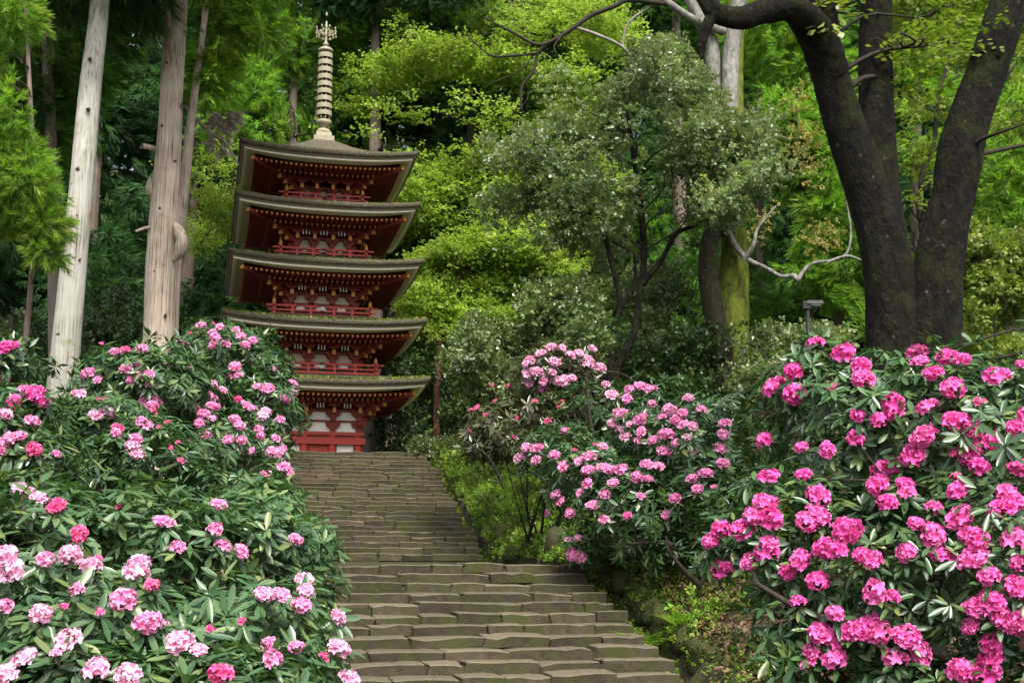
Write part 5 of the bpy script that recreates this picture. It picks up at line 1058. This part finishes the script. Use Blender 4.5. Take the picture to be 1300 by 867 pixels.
# ------------------------------------------------------------------ ground cover, ferns, stones and litter on the banks
def cover(name, label, n, region, templ, size, mat, seed, lift=.05, edge=.15, left=False):
    r = np.random.default_rng(seed); s = r.uniform(region[0], region[1], n); t = r.uniform(region[2], region[3], n); q = U * s[:, None] + V * t[:, None]; z = gz(q[:, 0], q[:, 1])
    p = np.stack([q[:, 0], q[:, 1], z], 1); k = (vnoise(p, 1.6, seed) + vnoise(p, 4.5, seed + 2) * .6 > -1.1) & ((t < tL(s) - r.normal(edge, .12, n)) if left else (t > tR(s) + r.normal(edge, .12, n))); p = p[k]; m_ = len(p)
    p[:, 2] += lift * r.random(m_) + np.clip(vnoise(p, 1.1, seed + 7), 0, 1) * .16; M = frames(r.normal(0, 1, (m_, 3)) * np.array([1, 1, .3]) + [0, 0, .5], np.tile([0, 0, 1.], (m_, 1)) + r.normal(0, .5, (m_, 3))); parts = []; wh = r.integers(0, len(templ), m_)
    for w_ in range(len(templ)):
        kk = wh == w_; parts.append(scatter(*templ[w_], p[kk], M[kk], size * r.uniform(.6, 1.3, kk.sum()), r.random(kk.sum())))
    v, f, at = join(parts); link(name, np_mesh(name, v, f, mat, at), None, label=label, kind='stuff', cat='ground cover')
r_ = np.random.default_rng(503)
FLAT = [multi_leaf([((r_.normal(0, .5), r_.normal(0, .5), r_.uniform(0, .1)), (r_.normal(), r_.normal(), .1), (r_.normal(0, .3), r_.normal(0, .3), 1)) for _ in range(7)], .5, .14) for _ in range(4)]
cover('ground_cover', 'bright green low plants covering the bank beside the steps', 17000, (16.8, 40, 6.0, 9.5), SPRIG, .17, M_COVER, 501, .12, -.10)
cover('moss_cover', 'mossy fringe of small plants along the edge of the upper steps', 6500, (19.8, 37, 6.28, 7.0), SPRIG, .11, M_COVER, 505, .06, -.12)
cover('moss_cover', 'tufts of small plants between the lower steps and the mossy kerb', 1500, (14.5, 20.8, 6.1, 6.9), SPRIG, .085, M_COVER, 506, .03, -.15)
cover('leaf_litter', 'dry leaves scattered over the slope beyond the magenta rhododendron', 5000, (3, 16, 4, 17), FLAT, .17, M_LITTER, 507, .01)
cover('undergrowth', 'sparse low plants on the slope beyond the magenta rhododendron', 3500, (3, 16, 6.5, 17), SPRIG, .22, M_SHRUB_DK, 508)
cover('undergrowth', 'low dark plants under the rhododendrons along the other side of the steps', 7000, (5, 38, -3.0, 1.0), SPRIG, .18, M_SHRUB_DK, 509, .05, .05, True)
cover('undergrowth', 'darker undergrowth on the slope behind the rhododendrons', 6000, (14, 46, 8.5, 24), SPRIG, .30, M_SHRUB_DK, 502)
cover('leaf_litter', 'brown fallen leaves strewn over the bare soil by the mossy kerb', 2600, (12.5, 20, 6.6, 10), FLAT, .16, M_LITTER, 504, .01)
r_ = np.random.default_rng(510)
n_ = 170; s_ = r_.uniform(15, 36, n_); t_ = r_.uniform(1.2, 6.1, n_); pet = []
for a_, b_ in zip(s_, t_):
    if S_LO1 - .2 < a_ < S_UP0 + .1: continue
    lo = a_ < S_UP0; n0, st, z0, z1, s0, s1 = (14, 0, Z_LO0, Z_LO1, S_LO0, S_LO1) if lo else (23, 0, Z_UP0, Z_UP1, S_UP0, S_UP1)
    k_ = int((a_ - s0) / (s1 - s0) * n0); pet.append(ST(s0 + (k_ + .18 + .5 * r_.random()) * (s1 - s0) / n0, b_, z0 + (k_ + 1) * (z1 - z0) / n0 + .022))
pet = np.array(pet); n_ = len(pet); M_ = frames(r_.normal(0, 1, (n_, 3)) * [1, 1, .1], np.tile([0, 0, 1.], (n_, 1)) + r_.normal(0, .2, (n_, 3)))
v, f, at = scatter(*multi_leaf([((0, 0, 0), (0, 1, 0), (0, 0, 1))], 1, .3), pet, M_, r_.uniform(.04, .10, n_), r_.random(n_)); link('leaf_litter', np_mesh('leaf_litter', v, f, M_LITTER, at), None, label='few dry leaves fallen on the treads of the stone steps', cat='fallen leaves', kind='stuff')
def fern(label, px, y, n, L, seed):
    r = np.random.default_rng(seed); b = gpt(px, y, 0); root = thing('fern', label, 'fern', b)
    for k in range(n):
        a = 6.283 * k / n + r.normal(0, .2); ln = L * r.uniform(.75, 1.15); d = np.array([math.cos(a), math.sin(a), 0]); side = np.array([-d[1], d[0], 0]); vs = []; fs = []; e = r.uniform(.9, 1.25)
        N_ = 13
        def pt(f): return d * ln * f * math.cos(e - .75 * f) + np.array([0, 0, ln * (math.sin(e) * f - .42 * f * f)])
        for j in range(N_):
            f = .12 + .86 * j / N_; p = pt(f); tg = unit(pt(f + .02) - p); w_ = ln * .20 * math.sin(min(1, f * 1.15 + .12) * 3.0) ** .8 if f < .95 else .01
            for sg in (-1, 1):
                dr = unit(side * sg + tg * .35 + np.array([0, 0, -.12])); b_ = len(vs); h = ln * .026
                vs += [p, p + dr * w_ * .5 + tg * h, p + dr * w_, p + dr * w_ * .5 - tg * h]; fs.append((b_, b_ + 1, b_ + 2, b_ + 3))
        for j in range(8):
            p, q = pt(j / 8), pt((j + 1) / 8 + .01); b_ = len(vs); vs += [p - side * .006, p + side * .006, q + side * .006, q - side * .006]; fs.append((b_, b_ + 1, b_ + 2, b_ + 3))
        link('frond', np_mesh('frond', np.array(vs), np.array(fs), M_FERN, {'rnd': np.full(len(vs), r.random())}), root)
fern('big fern with arching fronds beside the landing under the pink rhododendron', 815, 18.6, 11, .85, 601)
fern('fern growing above the mossy kerb near a thin rhododendron stem', 862, 18.2, 9, .65, 602)
fern('pale fern sprouting between low plants halfway up the bank', 745, 22, 9, .6, 603)
for k, (px, y, sx, sy, sz, lab) in enumerate([(622, 28.2, .28, .2, .10, 'flat pale stone lying at the foot of the upper flight'), (598, 30.5, .2, .2, .25, 'grey stone half buried in low plants beside the upper flight'), (652, 27.5, .25, .2, .18, 'mossy stone among low plants on the bank'), (705, 25.0, .22, .18, .28, 'upright stone under the whitish pink rhododendron'), (640, 29.5, .22, .2, .2, 'rounded stone higher up the green bank')]):
    o = link('rock', rock_mesh(sx, sy, sz, 700 + k, M_STONE if k in (0, 1, 3) else M_MOSSTONE, 3), None, label=lab, cat='stone'); q = gpt(px, y, sz * .35); o.location = tuple(q); o.rotation_euler = (random.uniform(-.2, .2), random.uniform(-.2, .2), random.uniform(0, 3))
